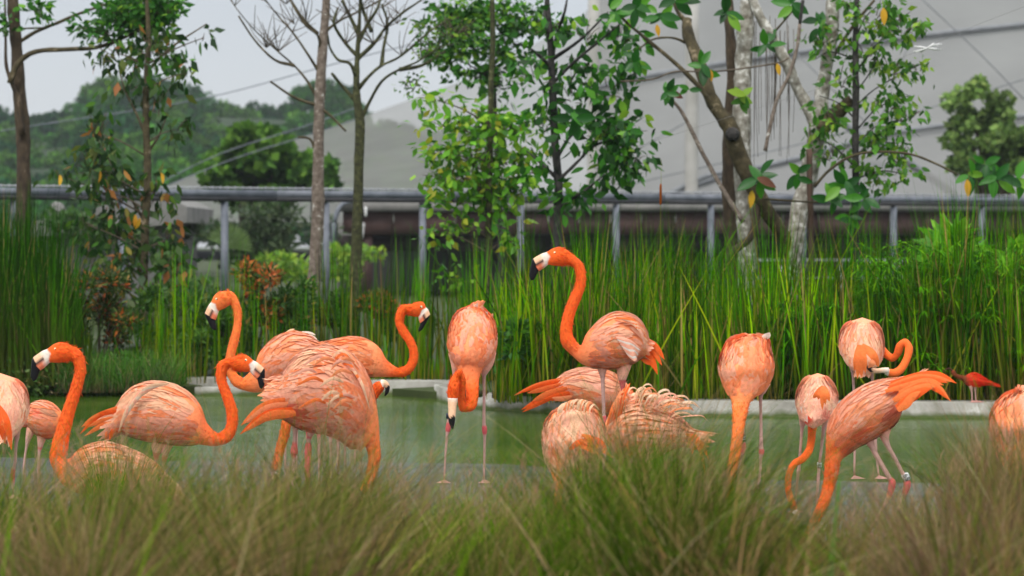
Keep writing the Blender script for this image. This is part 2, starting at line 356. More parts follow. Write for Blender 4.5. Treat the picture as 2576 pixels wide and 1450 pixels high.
def put_reeds(name, label, parts):
    m = MB()
    for V, F, c in parts: m.add(V, F, c)
    return tag(m.build(name, M_reed), label, 'reeds', kind='stuff')
greens = [G_D, G_M, G_B, G_Y, TAN]
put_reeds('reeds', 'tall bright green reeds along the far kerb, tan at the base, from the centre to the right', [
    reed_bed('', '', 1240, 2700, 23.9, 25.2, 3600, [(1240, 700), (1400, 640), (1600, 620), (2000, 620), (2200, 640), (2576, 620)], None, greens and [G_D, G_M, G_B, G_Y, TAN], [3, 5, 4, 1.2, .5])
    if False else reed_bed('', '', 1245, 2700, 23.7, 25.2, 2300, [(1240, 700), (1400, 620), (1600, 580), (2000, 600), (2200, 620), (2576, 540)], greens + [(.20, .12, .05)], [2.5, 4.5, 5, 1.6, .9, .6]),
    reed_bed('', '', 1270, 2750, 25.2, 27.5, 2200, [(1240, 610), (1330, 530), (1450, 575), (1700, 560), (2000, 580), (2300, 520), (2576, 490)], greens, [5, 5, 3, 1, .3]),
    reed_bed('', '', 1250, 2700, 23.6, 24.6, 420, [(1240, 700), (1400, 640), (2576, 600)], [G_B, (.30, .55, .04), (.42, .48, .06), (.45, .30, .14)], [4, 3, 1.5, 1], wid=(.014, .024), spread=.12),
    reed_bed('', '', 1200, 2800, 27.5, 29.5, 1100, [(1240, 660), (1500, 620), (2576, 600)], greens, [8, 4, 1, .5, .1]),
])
put_reeds('reeds', 'dark green thicket of tall reeds around the brown trunk at far left', [
    reed_bed('', '', -120, 190, 27.3, 29.5, 1900, [(-100, 470), (110, 500), (200, 620)], greens, [9, 4, .7, .1, .6], spread=.07, base_pal=[(.06, .09, .02)], bw=(1,)),
    reed_bed('', '', -120, 230, 26.6, 27.3, 800, [(-100, 620), (110, 640), (230, 760)], greens, [6, 5, 1.5, .3, .6], spread=.1, base_pal=[(.1, .12, .03)], bw=(1,)),
])
put_reeds('reeds', 'loose green reeds between the pale trunk and the bare steel posts', [
    reed_bed('', '', 930, 1260, 27.2, 29.0, 330, [(930, 620), (1040, 560), (1180, 620), (1260, 640)], greens, [3, 5, 4, 1, .3], spread=.05),
    reed_bed('', '', 740, 960, 27.2, 30.0, 170, [(740, 640), (830, 600), (960, 620)], greens, [3, 5, 2, .4, .2], spread=.05),
    reed_bed('', '', 900, 1260, 26.9, 27.6, 260, [(900, 800), (1260, 740)], greens, [1, 3, 5, 2, .3], spread=.05),
])
put_reeds('reeds', 'yellow green reed clumps below the leafy sapling on the left bank', [
    reed_bed('', '', 380, 520, 27.0, 29.0, 130, [(380, 640), (450, 600), (520, 700)], greens, [1, 3, 5, 2, .3], spread=.05),
    reed_bed('', '', 530, 760, 27.0, 29.5, 150, [(530, 620), (600, 600), (760, 690)], greens, [2, 4, 4, 1, .2], spread=.05),
    reed_bed('', '', 200, 560, 26.9, 28.2, 160, [(200, 760), (560, 760)], greens, [2, 4, 3, 1, .2], spread=.1),
])
# low leafy bank plants
def leafcloud(cen, rad, n, size, pal, w, droop=.5, shape=1.0, shell=.35):
    "n small lance leaves spread in an ellipsoid"
    d = RNG.normal(size=(n, 3)); d /= np.linalg.norm(d, axis=1)[:, None]
    r = RNG.uniform(shell, 1, n) ** .6
    p = np.array(cen) + d * r[:, None] * np.array(rad)
    return leafset(p, d, size, pal, w, droop, shape)
def leafset(p, d, size, pal, w, droop=.5, shape=1.0):
    n = len(p); a = RNG.normal(size=(n, 3)) * .7 + d * .8; a[:, 2] -= droop; a /= np.linalg.norm(a, axis=1)[:, None]
    b = np.cross(a, RNG.normal(size=(n, 3))); b /= np.linalg.norm(b, axis=1)[:, None]; c = np.cross(a, b)
    L = (RNG.uniform(.65, 1.35, n) * size)[:, None]; Wd = L * .21 * shape
    V = np.stack([p, p + a * L * .4 + b * Wd + c * L * .04, p + a * L, p + a * L * .4 - b * Wd + c * L * .04], 1).reshape(-1, 3)
    F = np.arange(n * 4).reshape(-1, 4)
    col = np.repeat(pick(n, pal, w, .25), 4, 0)
    return V, F, col
bank = MB()
for u, v, Y, ru, rv, n, pl in ((285, 940, 27.3, 150, 55, 2600, [(.07, .20, .02), (.04, .13, .015), (.13, .26, .03)]), (60, 960, 26.8, 120, 60, 900, [(.06, .16, .02), (.10, .17, .03), (.2, .16, .06)]),
                          (450, 895, 28.0, 90, 50, 900, [(.08, .2, .02), (.05, .13, .02), (.14, .25, .03)]), (-60, 930, 27.2, 120, 90, 700, [(.05, .12, .02), (.08, .16, .02), (.2, .15, .06)])):
    s = Y / FOC; bank.add(*leafcloud(P(u, v, Y), (ru * s, .5, rv * s), n, .06, pl, [2, 2, 1], .1, .8, .0))
V, F, c = blades(np.stack([RNG.uniform(-3.7, -2.72, 2200) * 1.15, RNG.uniform(26.5, 27.2, 2200), np.full(2200, 0.0)], -1), RNG.uniform(.12, .42, 2200), RNG.normal(0, .12, (2200, 2)), RNG.uniform(.005, .009, 2200), pick(2200, [BRN, G_D], [1, 1]), pick(2200, [G_M, G_B, TAN], [4, 4, 1]), 5)
bank.add(V, F, c)
tag(bank.build('undergrowth', M_leaf), 'low ferny undergrowth on the left bank at the water edge', kind='stuff')

# ------------------------------------------------------------ shrubs with coloured tips behind the reeds
def shrub(u, v, Y, ru, rv, n, size, pal, w, label, group=None, stem=True):
    s = Y / FOC; base = P(u, v, Y); base.z = .15; root = empty('shrub', base)
    m = MB()
    for k in range(nl := max(5, int(ru / 8))):
        q = P(u + random.gauss(0, .5) * ru, v + random.uniform(-.9, .7) * rv, Y + random.uniform(-.3, .3))
        V, F, c = leafcloud(q, (ru * s * .36, .3, rv * s * .36), n // nl, size, pal, w, -.3, .9, .0); m.add(V, F, c)
    m.build('foliage', M_leaf, root)
    st = MB()
    for k in range(5): st.tube([base, P(u + random.uniform(-.5, .5) * ru, v + random.uniform(-.3, .3) * rv, Y)], [.014, .006], 5)
    st.build('stem', M_twig, root)
    tag(root, label, 'shrub', group); return root
CR = [(.035, .075, .012), (.09, .13, .02), (.55, .14, .03), (.42, .22, .04), (.25, .05, .02)]
shrub(250, 785, 28.6, 85, 95, 2600, .07, CR, [6, 4, 1.3, 1.2, .6], 'dark croton shrub with orange tips under the leafy sapling at left')
shrub(655, 755, 28.8, 85, 80, 2300, .07, CR, [3, 4, 3, 2, .6], 'orange and green croton shrub behind the reeds left of the pale trunk')
shrub(942, 800, 29.5, 42, 65, 1300, .065, CR, [6, 3, 2, 1.6, .4], 'dark shrub with orange top at the foot of the mossy trunk')
shrub(410, 800, 28.8, 90, 75, 1900, .075, [(.03, .09, .01), (.06, .15, .015), (.11, .22, .02), (.2, .24, .03)], [4, 3, 1.5, .5], 'dark green leafy bush at the foot of the slim sapling')
shrub(500, 880, 28.0, 90, 45, 1500, .07, [(.04, .12, .01), (.08, .20, .015), (.13, .26, .02)], [3, 3, 1.5], 'low bright green bush on the bank behind the S necked flamingo')
DG = [(.025, .08, .008), (.05, .13, .012), (.10, .2, .02), (.3, .2, .04)]
shrub(580, 830, 28.4, 70, 60, 1700, .07, DG, [4, 3, 1.5, .3], 'dark leafy bush behind the high arched flamingo neck')
shrub(735, 790, 28.9, 70, 80, 1900, .075, DG, [4, 3, 1.5, .8], 'dark leafy bush left of the base of the pale spotted trunk')
shrub(850, 790, 29.8, 50, 75, 1300, .07, DG, [4, 3, 1.5, .2], 'dark green bush between the pale and the mossy trunks')
shrub(1010, 820, 29.8, 50, 60, 1200, .07, DG, [3, 3, 2, .1], 'green bush right of the mossy trunk behind the reeds')
shrub(880, 665, 48, 95, 45, 900, .13, [(.22, .38, .03), (.13, .27, .03), (.3, .42, .04)], [2, 2, 1], 'yellow green leafy shrub behind the fence beside the brown column')
shrub(740, 680, 48, 70, 40, 700, .13, [(.22, .38, .03), (.13, .27, .03), (.3, .42, .04)], [2, 2, 1], 'low yellow green shrub behind the fence left of the pale trunk')
shrub(450, 690, 44, 70, 70, 900, .12, [(.06, .14, .03), (.09, .19, .04), (.14, .22, .06)], [2, 2, 1], 'mid green shrub behind the fence right of the leafy sapling')
shrub(640, 590, 58, 150, 85, 1800, .2, [(.045, .08, .03), (.07, .11, .045), (.1, .14, .06)], [2, 2, 1], 'dull green bush under the rail left of the pale trunk')

shrub(250, 585, 46, 150, 45, 1500, .13, [(.04, .10, .02), (.07, .15, .03), (.03, .07, .012)], [2, 2, 1], 'dull green bush in front of the grey shelter at left')
shrub(2400, 660, 25.2, 70, 60, 420, .24, [(.10, .34, .012), (.18, .44, .02), (.06, .2, .01)], [3, 2, 2], 'bright broad leaved plant standing among the reeds at right')
shrub(2550, 700, 25.0, 50, 60, 300, .22, [(.10, .34, .012), (.18, .44, .02), (.3, .16, .04)], [3, 2, .6], 'bright broad leaved plant at the right edge with a few brown leaves')
shrub(1300, 880, 24.2, 60, 60, 900, .10, [(.02, .09, .006), (.05, .16, .01), (.09, .26, .015)], [3, 3, 1], 'leafy dark green plant beside the leaning log at the kerb')
# umbrella sedge: stems with radiating leaves
def sedge(n, u0, u1, v0, v1, ya, yb, pal, w, L=.16):
    m = MB(); hub = []
    for k in range(n):
        Y = random.uniform(ya, yb); q = P(random.uniform(u0, u1), random.uniform(v0, v1), Y); hub.append(q)
        m.tube([(q.x + random.uniform(-.2, .2), Y + .1, .05), tuple(q)], [.005, .004], 4, (.06, .15, .02), res=2)
    hub = np.array([tuple(h) for h in hub]); k = 13; p = np.repeat(hub, k, 0); N_ = len(p)
    a = np.tile(np.linspace(0, 2 * np.pi, k, endpoint=False), n) + RNG.uniform(-.2, .2, N_); el = RNG.uniform(-.45, .35, N_)
    d = np.stack([np.cos(a) * np.cos(el), np.sin(a) * np.cos(el), np.sin(el)], -1)
    b = np.cross(d, [0, 0, 1]); b /= np.linalg.norm(b, axis=1)[:, None]; l = (RNG.uniform(.7, 1.3, N_) * L)[:, None]
    dn = np.array([0, 0, -1.]) * l * .18
    V = np.stack([p, p + d * l * .5 + b * .008, p + d * l + dn, p + d * l * .5 - b * .008], 1).reshape(-1, 3)
    m.add(V, np.arange(N_ * 4).reshape(-1, 4), np.repeat(pick(N_, pal, w), 4, 0)); return m
m = sedge(430, 2150, 2650, 610, 930, 23.7, 25.4, [G_B, (.16, .34, .03), G_M], [3, 2, 3])
tag(m.build('umbrella_sedge', M_reed), 'bright umbrella sedge with radiating leaves among the reeds at right', 'sedge', kind='stuff')
m = sedge(60, 1280, 1520, 800, 940, 23.9, 24.6, [G_D, G_M], [2, 3]); tag(m.build('umbrella_sedge', M_reed), 'dark umbrella sedge low in the reeds behind the tall flamingo', 'sedge', kind='stuff')
m = sedge(70, 1950, 2120, 760, 900, 23.8, 24.6, [G_D, G_M, G_B], [2, 3, 1]); tag(m.build('umbrella_sedge', M_reed), 'umbrella sedge in the reeds between the two rear facing flamingos', 'sedge', kind='stuff')

# ------------------------------------------------------------ leaves as objects
def leaf_mesh(name, mat, wr=.36, fold=.12, curl=.15, n=5):
    t = np.linspace(0, 1, n + 1); w = np.sin(np.pi * t ** .85) ** .8 * wr * .5; w[0] = .03; w[-1] = 0.004
    V = []; 
    for tt, ww in zip(t, w):
        z = -curl * tt ** 2
        V += [(tt, -ww, z + fold * ww), (tt, 0, z), (tt, ww, z + fold * ww)]
    F = []
    for i in range(n):
        F += [[3 * i, 3 * i + 1, 3 * i + 4, 3 * i + 3], [3 * i + 1, 3 * i + 2, 3 * i + 5, 3 * i + 4]]
    o = mesh_np(name, V, np.array(F), mat, smooth=True); me = o.data; bpy.data.objects.remove(o); return me
def leaf_frame(p, d, size, roll=None):
    d = Vector(d).normalized(); r = Vector((random.gauss(0, 1), random.gauss(0, 1), random.gauss(0, .6) )) if roll is None else Vector(roll)
    y = r.cross(d).normalized(); z = d.cross(y)
    return Matrix.Translation(p) @ Matrix((d, y, z)).transposed().to_4x4() @ Matrix.Scale(size, 4)
L_lime = leaf_mesh('leaf', leafobj_mat('leaf_lime', [(0, (.05, .19, .012)), (.45, (.13, .36, .02)), (.8, (.28, .50, .03)), (.95, (.50, .50, .04)), (1, (.03, .12, .01))]), .5)
L_dark = leaf_mesh('leaf', leafobj_mat('leaf_dark', [(0, (.012, .07, .006)), (.45, (.035, .19, .010)), (.75, (.11, .36, .02)), (1, (.30, .50, .03))]), .52)
L_croton = leaf_mesh('leaf', leafobj_mat('leaf_mixed', [(0, (.02, .08, .010)), (.6, (.06, .18, .012)), (.86, (.14, .26, .02)), (.95, (.28, .20, .04)), (.985, (.45, .22, .04)), (1, (.25, .09, .03))]), .34)
L_small = leaf_mesh('leaf', leafobj_mat('leaf_small', [(0, (.03, .12, .01)), (.6, (.09, .26, .02)), (1, (.25, .40, .03))]), .48)
L_ficus = leaf_mesh('leaf', leafobj_mat('leaf_ficus', [(0, (.01, .06, .008)), (.5, (.02, .13, .012)), (.85, (.06, .26, .015)), (1, (.2, .42, .03))], rough=.35, spec=.35), .46, .3, .1, 7)
L_yellow = leaf_mesh('leaf', leafobj_mat('leaf_yellow', [(0, (.62, .30, .02)), (1, (.70, .42, .03))]), .4, .3, .2, 7)
L_redbk = leaf_mesh('leaf', leafobj_mat('leaf_reddish', [(0, (.10, .035, .02)), (1, (.16, .06, .03))]), .42, .3, .2, 7)

def branch(root, pts, r, mat, bump=.06, name='branch', seg=8):
    m = MB(); m.tube(pts, r, seg, bump=bump, res=4); return m.build(name, mat, root, smooth=True)
def upts(lst, Y): return [P(q[0], q[1], Y + (q[2] if len(q) > 2 else 0)) for q in lst]
def grow_leaves(root, Y, blobs, leaf, size, nobj=280, droop=.6, pal=None, w=None, extra=1.0, trunk_u=None, twig=M_twig, cl=6):
    "clusters of leaves on twigs; the 280 nearest to the camera are objects of their own, the rest one part"
    pts = []; tw = MB(); s = Y / FOC
    for (u, v, ru, rv, n) in blobs:
        ncl = max(1, int(n / cl))
        for k in range(ncl):
            a = random.uniform(0, 6.283); rr = random.random() ** .5
            cu, cv = u + math.cos(a) * rr * ru, v + math.sin(a) * rr * rv; d = random.uniform(-1, 1) * min(ru, 90) * s * .8
            q = P(cu, cv, Y + d)
            c0 = P(u + (cu - u) * .3, v + (cv - v) * .3 + 12, Y + d * .3)
            tw.tube([c0, (c0 + q) / 2 + Vector((0, 0, .02)), q], [.005, .004, .002], 4, res=2)
            for j in range(cl):
                off = Vector((random.gauss(0, 1), random.gauss(0, 1), random.gauss(0, .8))) * size * .55
                pts.append((q + off, off))
        if trunk_u is not None:
            tu = trunk_u; c0 = P(tu, v + abs(u - tu) * .45 + 10, Y); q = P(u, v + 6, Y)
            tw.tube([c0, (c0 + q) / 2 + Vector((0, random.uniform(-.1, .1), .03)), q], [.011, .008, .005], 5, res=3)
    tag(tw.build('twigs', twig, root), kind='stuff')
    random.shuffle(pts)
    for p, off in pts[:nobj]:
        d = Vector((off.x * 1.2, off.y * 1.2, off.z - droop * size)) + Vector((random.gauss(0, .3), random.gauss(0, .3), random.gauss(0, .2))) * size
        share('leaf', leaf, leaf_frame(p, d, size * random.uniform(.7, 1.25)), root)
    rest = pts[nobj:]
    if rest:
        p = np.array([tuple(a) for a, b in rest]); d = np.array([tuple(b) for a, b in rest]) / size
        V, F, c = leafset(p, d, size, pal, w, droop, 1.25)
        m = MB(); m.add(V, F, c); tag(m.build('foliage', M_leaf, root), kind='stuff')

# --- tree at far left, brown trunk
Y = 31.0; r1 = empty('tree', P(60, 840, Y)); tag(r1, 'rough brown trunk rising from the dark reeds at far left, long branch reaching right', 'tree')
U = lambda a: a * Y / FOC / 2
branch(r1, upts([(60, 900), (58, 700), (58, 560), (60, 450), (57, 330), (48, 220), (42, 120), (34, 30), (28, -60)], Y), [U(46), U(44), U(42), U(37), U(34), U(34), U(30), U(28), U(26)], M_barkbrown, .05, 'trunk', 14)
branch(r1, upts([(56, 340), (46, 250), (32, 215), (16, 165), (14, 90), (12, -20)], Y - .1), [U(16), U(14), U(11), U(9), U(7), U(5)], M_barkbrown)
branch(r1, upts([(24, 210), (45, 160), (90, 130), (170, 124), (240, 120), (300, 100), (380, 60), (430, 30)], Y - .2), [U(17), U(15), U(12), U(11), U(10), U(9), U(7), U(5)], M_barkolive)
branch(r1, upts([(50, 105), (90, 80), (150, 55), (210, 30), (300, 0), (340, -20)], Y), [U(9), U(9), U(8), U(7), U(6), U(5)], M_barkolive)
branch(r1, upts([(52, 72), (120, 68), (170, 50)], Y), [U(5), U(4), U(3)], M_barkolive)
grow_leaves(r1, Y - .2, [(340, 40, 75, 42, 620), (400, 15, 60, 35, 420), (250, 75, 60, 40, 190), (390, 95, 50, 40, 150), (100, 25, 40, 25, 80), (18, 45, 18, 30, 50), (290, 15, 50, 25, 160), (430, 155, 40, 20, 90)], L_dark, .095, 300, .3, [(.02, .09, .008), (.035, .16, .012), (.09, .28, .02)], [3, 3, 1])
# --- leafy sapling with drooping leaves
Y = 30.0; r2 = empty('tree', P(368, 900, Y)); tag(r2, 'slim sapling with drooping green, yellow and orange leaves on the left bank', 'tree')
branch(r2, upts([(372, 930), (360, 800), (362, 700), (366, 560), (372, 440), (368, 330), (368, 200), (374, 110), (370, 20), (368, -40)], Y), [U(26), U(24), U(20), U(22), U(19), U(18), U(15), U(13), U(10), U(8)], M_barkolive, .05, 'trunk', 10)
for b in ([(370, 350), (345, 290), (318, 235), (300, 180)], [(368, 390), (400, 340), (420, 290)], [(365, 560), (330, 500), (290, 430), (240, 340)], [(362, 720), (335, 640), (300, 600), (215, 560)], [(364, 760), (400, 690), (440, 640), (470, 610)], [(370, 180), (430, 120), (520, 60)], [(360, 850), (350, 780), (300, 700)]):
    branch(r2, upts([(a, c, .15 * i) for i, (a, c) in enumerate(b)], Y), [U(9)] + [U(6)] * (len(b) - 2) + [U(3)], M_barkolive)
grow_leaves(r2, Y, [(250, 330, 60, 55, 70), (230, 420, 60, 60, 90), (280, 480, 60, 60, 110), (300, 580, 60, 60, 110), (330, 660, 60, 60, 90), (420, 600, 60, 50, 60), (440, 690, 50, 50, 55), (390, 480, 35, 60, 60), (400, 250, 60, 60, 45), (320, 210, 60, 50, 50), (300, 130, 80, 50, 70), (440, 320, 45, 60, 28), (220, 560, 40, 60, 50), (380, 120, 60, 60, 70), (510, 90, 20, 20, 10), (460, 180, 30, 25, 20), (270, 690, 60, 50, 60), (150, 435, 22, 12, 10)], L_croton, .13, 300, 1.2, [(.02, .06, .012), (.05, .11, .015), (.12, .16, .02), (.45, .18, .05)], [5, 4, 1, .6], cl=5, trunk_u=368)
for u, v in ((150, 440), (252, 430), (405, 435), (340, 540), (352, 548)):
    share('leaf', L_yellow, leaf_frame(P(u, v, Y - .3), (random.uniform(-.4, .4), -.3, -1), .13), r2)
# --- pale spotted trunk with bare branches
Y = 31.5; r3 = empty('tree', P(782, 860, Y)); tag(r3, 'bare pale trunk spotted with white lichen, left of the two leafless trunks', 'tree')
branch(r3, upts([(776, 900), (782, 820), (790, 700), (799, 560), (800, 450), (802, 330), (805, 230), (812, 120), (820, 20), (824, -60)], Y), [U(37), U(35), U(33), U(32), U(31), U(28), U(27), U(24), U(20), U(16)], M_barkpale, .045, 'trunk', 12)
bare3 = [[(797, 245), (770, 200), (740, 165), (700, 130), (640, 75), (590, 15), (570, -20)], [(740, 165), (690, 150), (640, 100), (600, 40)], [(806, 130), (800, 90), (770, 65), (740, 20), (720, -20)], [(800, 85), (765, 50), (735, 5)], [(808, 190), (770, 130), (735, 80), (700, 40), (660, -10)], [(812, 85), (850, 55), (900, 30), (960, 0)], [(798, 265), (740, 245), (680, 205)], [(803, 270), (830, 290), (870, 330)], [(795, 385), (780, 350), (750, 345)]]
for b in bare3: branch(r3, upts([(a, c, random.uniform(-.1, .1) * i) for i, (a, c) in enumerate(b)], Y), [U(9 if i == 0 else max(2.2, 7.5 - 1.1 * i)) for i in range(len(b))], M_barkolive, .04, seg=6)
def bare_twigs(root, Y, src, n, L):
    m = MB()
    for k in range(n):
        u, v = random.choice(src); a = math.radians(random.uniform(-70, 70)); l = L * random.uniform(.5, 1.2)
        q = (u + math.sin(a) * l, v - math.cos(a) * l); md = ((u + q[0]) / 2 + random.uniform(-8, 8), (v + q[1]) / 2)
        d = random.uniform(-.4, .4)
        m.tube([P(u, v, Y), P(*md, Y + d / 2), P(*q, Y + d)], [U(2.6), U(2), U(1.2)], 4, res=2)
    tag(m.build('twigs', M_twig, root), kind='stuff')
bare_twigs(r3, Y, [(590, 15), (640, 75), (700, 130), (670, 120), (600, 40), (740, 60), (700, 40), (660, 0), (735, 80), (770, 65), (720, 10), (850, 55), (900, 30)], 60, 90)
# --- mossy dark trunk
Y = 30.8; r4 = empty('tree', P(894, 860, Y)); tag(r4, 'dark mossy trunk forking into bare branches, right of the pale spotted trunk', 'tree')
branch(r4, upts([(892, 900), (893, 780), (894, 690), (900, 520), (903, 400), (906, 310), (897, 240), (898, 160), (904, 60), (906, -40)], Y), [U(30), U(29), U(27), U(26), U(25), U(24), U(19), U(14), U(9), U(6)], M_barkmoss, .05, 'trunk', 12)
bare4 = [[(907, 305), (925, 265), (960, 205), (1005, 175), (1060, 150), (1130, 100), (1160, 60)], [(900, 225), (930, 190), (960, 165), (1010, 140), (1080, 80), (1140, 40)], [(898, 150), (940, 110), (970, 70), (1010, 35), (1060, 0)], [(960, 165), (965, 120), (975, 60), (960, 10)], [(897, 195), (880, 160), (850, 150), (830, 120), (825, 90)], [(900, 260), (860, 215), (835, 185)], [(898, 140), (870, 110), (840, 60), (850, 20)], [(900, 110), (925, 60), (950, 20), (960, -20)], [(1005, 175), (1060, 165), (1120, 130)], [(903, 90), (880, 40), (860, 0)], [(935, 80), (915, 30), (905, -10)]]
for b in bare4: branch(r4, upts([(a, c, random.uniform(-.1, .1) * i) for i, (a, c) in enumerate(b)], Y), [U(12 if i == 0 else max(2.4, 10 - 1.4 * i)) for i in range(len(b))], M_barkmoss, .04, seg=6)
bare_twigs(r4, Y, [(1005, 35), (970, 70), (1060, 150), (1010, 140), (1080, 80), (940, 110), (840, 60), (870, 110), (925, 60), (960, 20), (1000, 60), (1130, 100), (880, 40)], 70, 80)
grow_leaves(r4, Y, [(1035, 205, 30, 25, 60), (1090, 110, 60, 40, 100), (1150, 70, 60, 40, 140), (1060, 60, 40, 30, 30)], L_small, .06, 200, .3, [(.03, .09, .01), (.07, .17, .02)], [1, 1])
# --- lime tree
Y = 29.5; r5 = empty('tree', P(1228, 900, Y)); tag(r5, 'slender tree with layered lime green leaves in the centre', 'tree')
branch(r5, upts([(1228, 920), (1228, 780), (1228, 640), (1230, 520), (1232, 400), (1234, 300), (1236, 200), (1240, 100), (1238, 0), (1238, -40)], Y), [U(20), U(19), U(17), U(18), U(17), U(15), U(14), U(12), U(12), U(10)], M_barkmoss, .05, 'trunk', 10)
limeblob = [(1130, 310, 70, 22, 90), (1210, 300, 60, 35, 130), (1280, 320, 60, 40, 140), (1120, 380, 60, 30, 100), (1190, 390, 60, 35, 130), (1290, 400, 70, 40, 150), (1130, 440, 70, 30, 120), (1210, 470, 60, 35, 130), (1290, 470, 60, 35, 120), (1140, 500, 60, 25, 80), (1120, 580, 50, 22, 55), (1160, 560, 40, 20, 30), (1300, 590, 50, 25, 50), (1240, 530, 50, 25, 60), (1160, 700, 40, 25, 30), (1100, 245, 60, 14, 40)]
grow_leaves(r5, Y, limeblob, L_lime, .118, 300, .55, [(.05, .19, .012), (.13, .36, .02), (.28, .50, .03), (.45, .46, .04)], [2, 4, 2, .6], trunk_u=1232)
Y = 32.5; r5b = empty('tree', P(1262, 900, Y)); tag(r5b, 'taller thin tree behind the lime green one, small dark leaves against the sky', 'tree')
branch(r5b, upts([(1262, 920), (1260, 640), (1250, 400), (1242, 200), (1240, 60), (1236, -60)], Y), [U(16), U(15), U(13), U(11), U(9), U(7)], M_barkdark, .05, 'trunk', 8)
grow_leaves(r5b, Y, [(1130, 40, 60, 40, 200), (1190, 30, 60, 40, 240), (1270, 40, 60, 45, 240), (1170, 110, 80, 40, 240), (1270, 120, 60, 40, 180), (1190, 175, 70, 28, 150), (1110, 130, 50, 25, 110), (1330, 50, 50, 50, 170), (1260, 210, 60, 30, 90)], L_dark, .105, 300, .5, [(.02, .09, .01), (.05, .19, .015), (.16, .36, .02)], [2, 4, 2], trunk_u=1240, twig=M_barkdark)
# --- dark leafy tree right of it
Y = 29.0; r6 = empty('tree', P(1400, 900, Y)); tag(r6, 'dark trunked tree with drooping deep green leaves right of the lime tree', 'tree')
branch(r6, upts([(1396, 920), (1400, 760), (1402, 600), (1405, 480), (1398, 380), (1392, 280), (1388, 180), (1384, 100), (1376, 0), (1374, -40)], Y), [U(24), U(23), U(22), U(24), U(20), U(20), U(20), U(17), U(12), U(9)], M_barkdark, .06, 'trunk', 10)
for b in ([(1403, 450), (1360, 410), (1325, 380)], [(1404, 455), (1450, 410), (1490, 370), (1540, 350)], [(1400, 400), (1430, 350), (1480, 300)], [(1390, 210), (1440, 160), (1500, 110), (1560, 60)], [(1387, 160), (1400, 90), (1420, 30), (1430, -20)], [(1388, 150), (1460, 100), (1530, 30)], [(1385, 110), (1370, 50), (1372, 0)], [(1406, 520), (1470, 480), (1520, 440)], [(1390, 170), (1330, 120), (1290, 110)]):
    branch(r6, upts([(a, c, random.uniform(-.1, .15) * i) for i, (a, c) in enumerate(b)], Y), [U(11)] + [U(7)] * (len(b) - 2) + [U(3.5)], M_barkdark)
grow_leaves(r6, Y, [(1500, 340, 60, 40, 80), (1570, 330, 60, 45, 105), (1590, 400, 50, 45, 93), (1530, 420, 60, 40, 80), (1480, 480, 60, 25, 43), (1350, 200, 60, 60, 55), (1440, 240, 60, 60, 74), (1530, 220, 70, 45, 74), (1590, 160, 40, 40, 55), (1560, 90, 50, 50, 68), (1470, 90, 50, 50, 37), (1380, 60, 60, 50, 49), (1380, 300, 60, 60, 55), (1350, 420, 50, 50, 37), (1430, 500, 40, 30, 31), (1480, 150, 60, 50, 37)], L_dark, .135, 300, .8, [(.015, .08, .008), (.04, .19, .012), (.11, .32, .02)], [3, 4, 1.5])
# --- thin black tree with compound leaves
Y = 28.5; r7 = empty('tree', P(2155, 900, Y)); tag(r7, 'thin black stem with rows of small hanging leaflets right of the pale forked trunks', 'tree')
branch(r7, upts([(2152, 920), (2158, 760), (2150, 600), (2153, 480), (2152, 350), (2153, 220), (2152, 100), (2156, 0), (2156, -40)], Y), [U(22), U(20), U(20), U(18), U(18), U(17), U(14), U(11), U(9)], M_barkdark, .05, 'trunk', 10)
b7 = [[(2155, 265), (2200, 225), (2270, 185), (2320, 160)], [(2153, 180), (2200, 120), (2250, 60), (2290, 30)], [(2153, 330), (2210, 270), (2290, 240)], [(2150, 420), (2100, 370), (2060, 350)], [(2153, 390), (2200, 360), (2260, 360)], [(2153, 150), (2090, 130), (2050, 150)], [(2153, 450), (2220, 430), (2280, 440)], [(2155, 90), (2180, 40), (2230, 0)], [(2152, 300), (2110, 260), (2060, 240)], [(2155, 230), (2190, 180), (2220, 110)], [(2153, 370), (2200, 320), (2270, 300)]]
for b in b7: branch(r7, upts([(a, c, random.uniform(-.1, .1) * i) for i, (a, c) in enumerate(b)], Y), [U(5)] + [U(3.4)] * (len(b) - 2) + [U(2)], M_barkdark, .02, seg=5)
grow_leaves(r7, Y, [(2200, 40, 60, 45, 110), (2270, 60, 50, 50, 120), (2180, 130, 50, 40, 90), (2240, 170, 60, 30, 80), (2310, 165, 25, 20, 30), (2110, 200, 40, 50, 60), (2230, 260, 50, 30, 80), (2280, 290, 40, 35, 80), (2200, 340, 60, 40, 100), (2270, 400, 50, 50, 100), (2090, 290, 50, 50, 70), (2100, 390, 60, 30, 60), (2200, 440, 60, 40, 90), (2070, 100, 40, 50, 60), (2040, 340, 30, 40, 30), (2150, 10, 60, 20, 60)], L_small, .095, 300, 1.0, [(.03, .12, .01), (.09, .26, .02), (.24, .40, .03)], [3, 4, 1.5], cl=7)

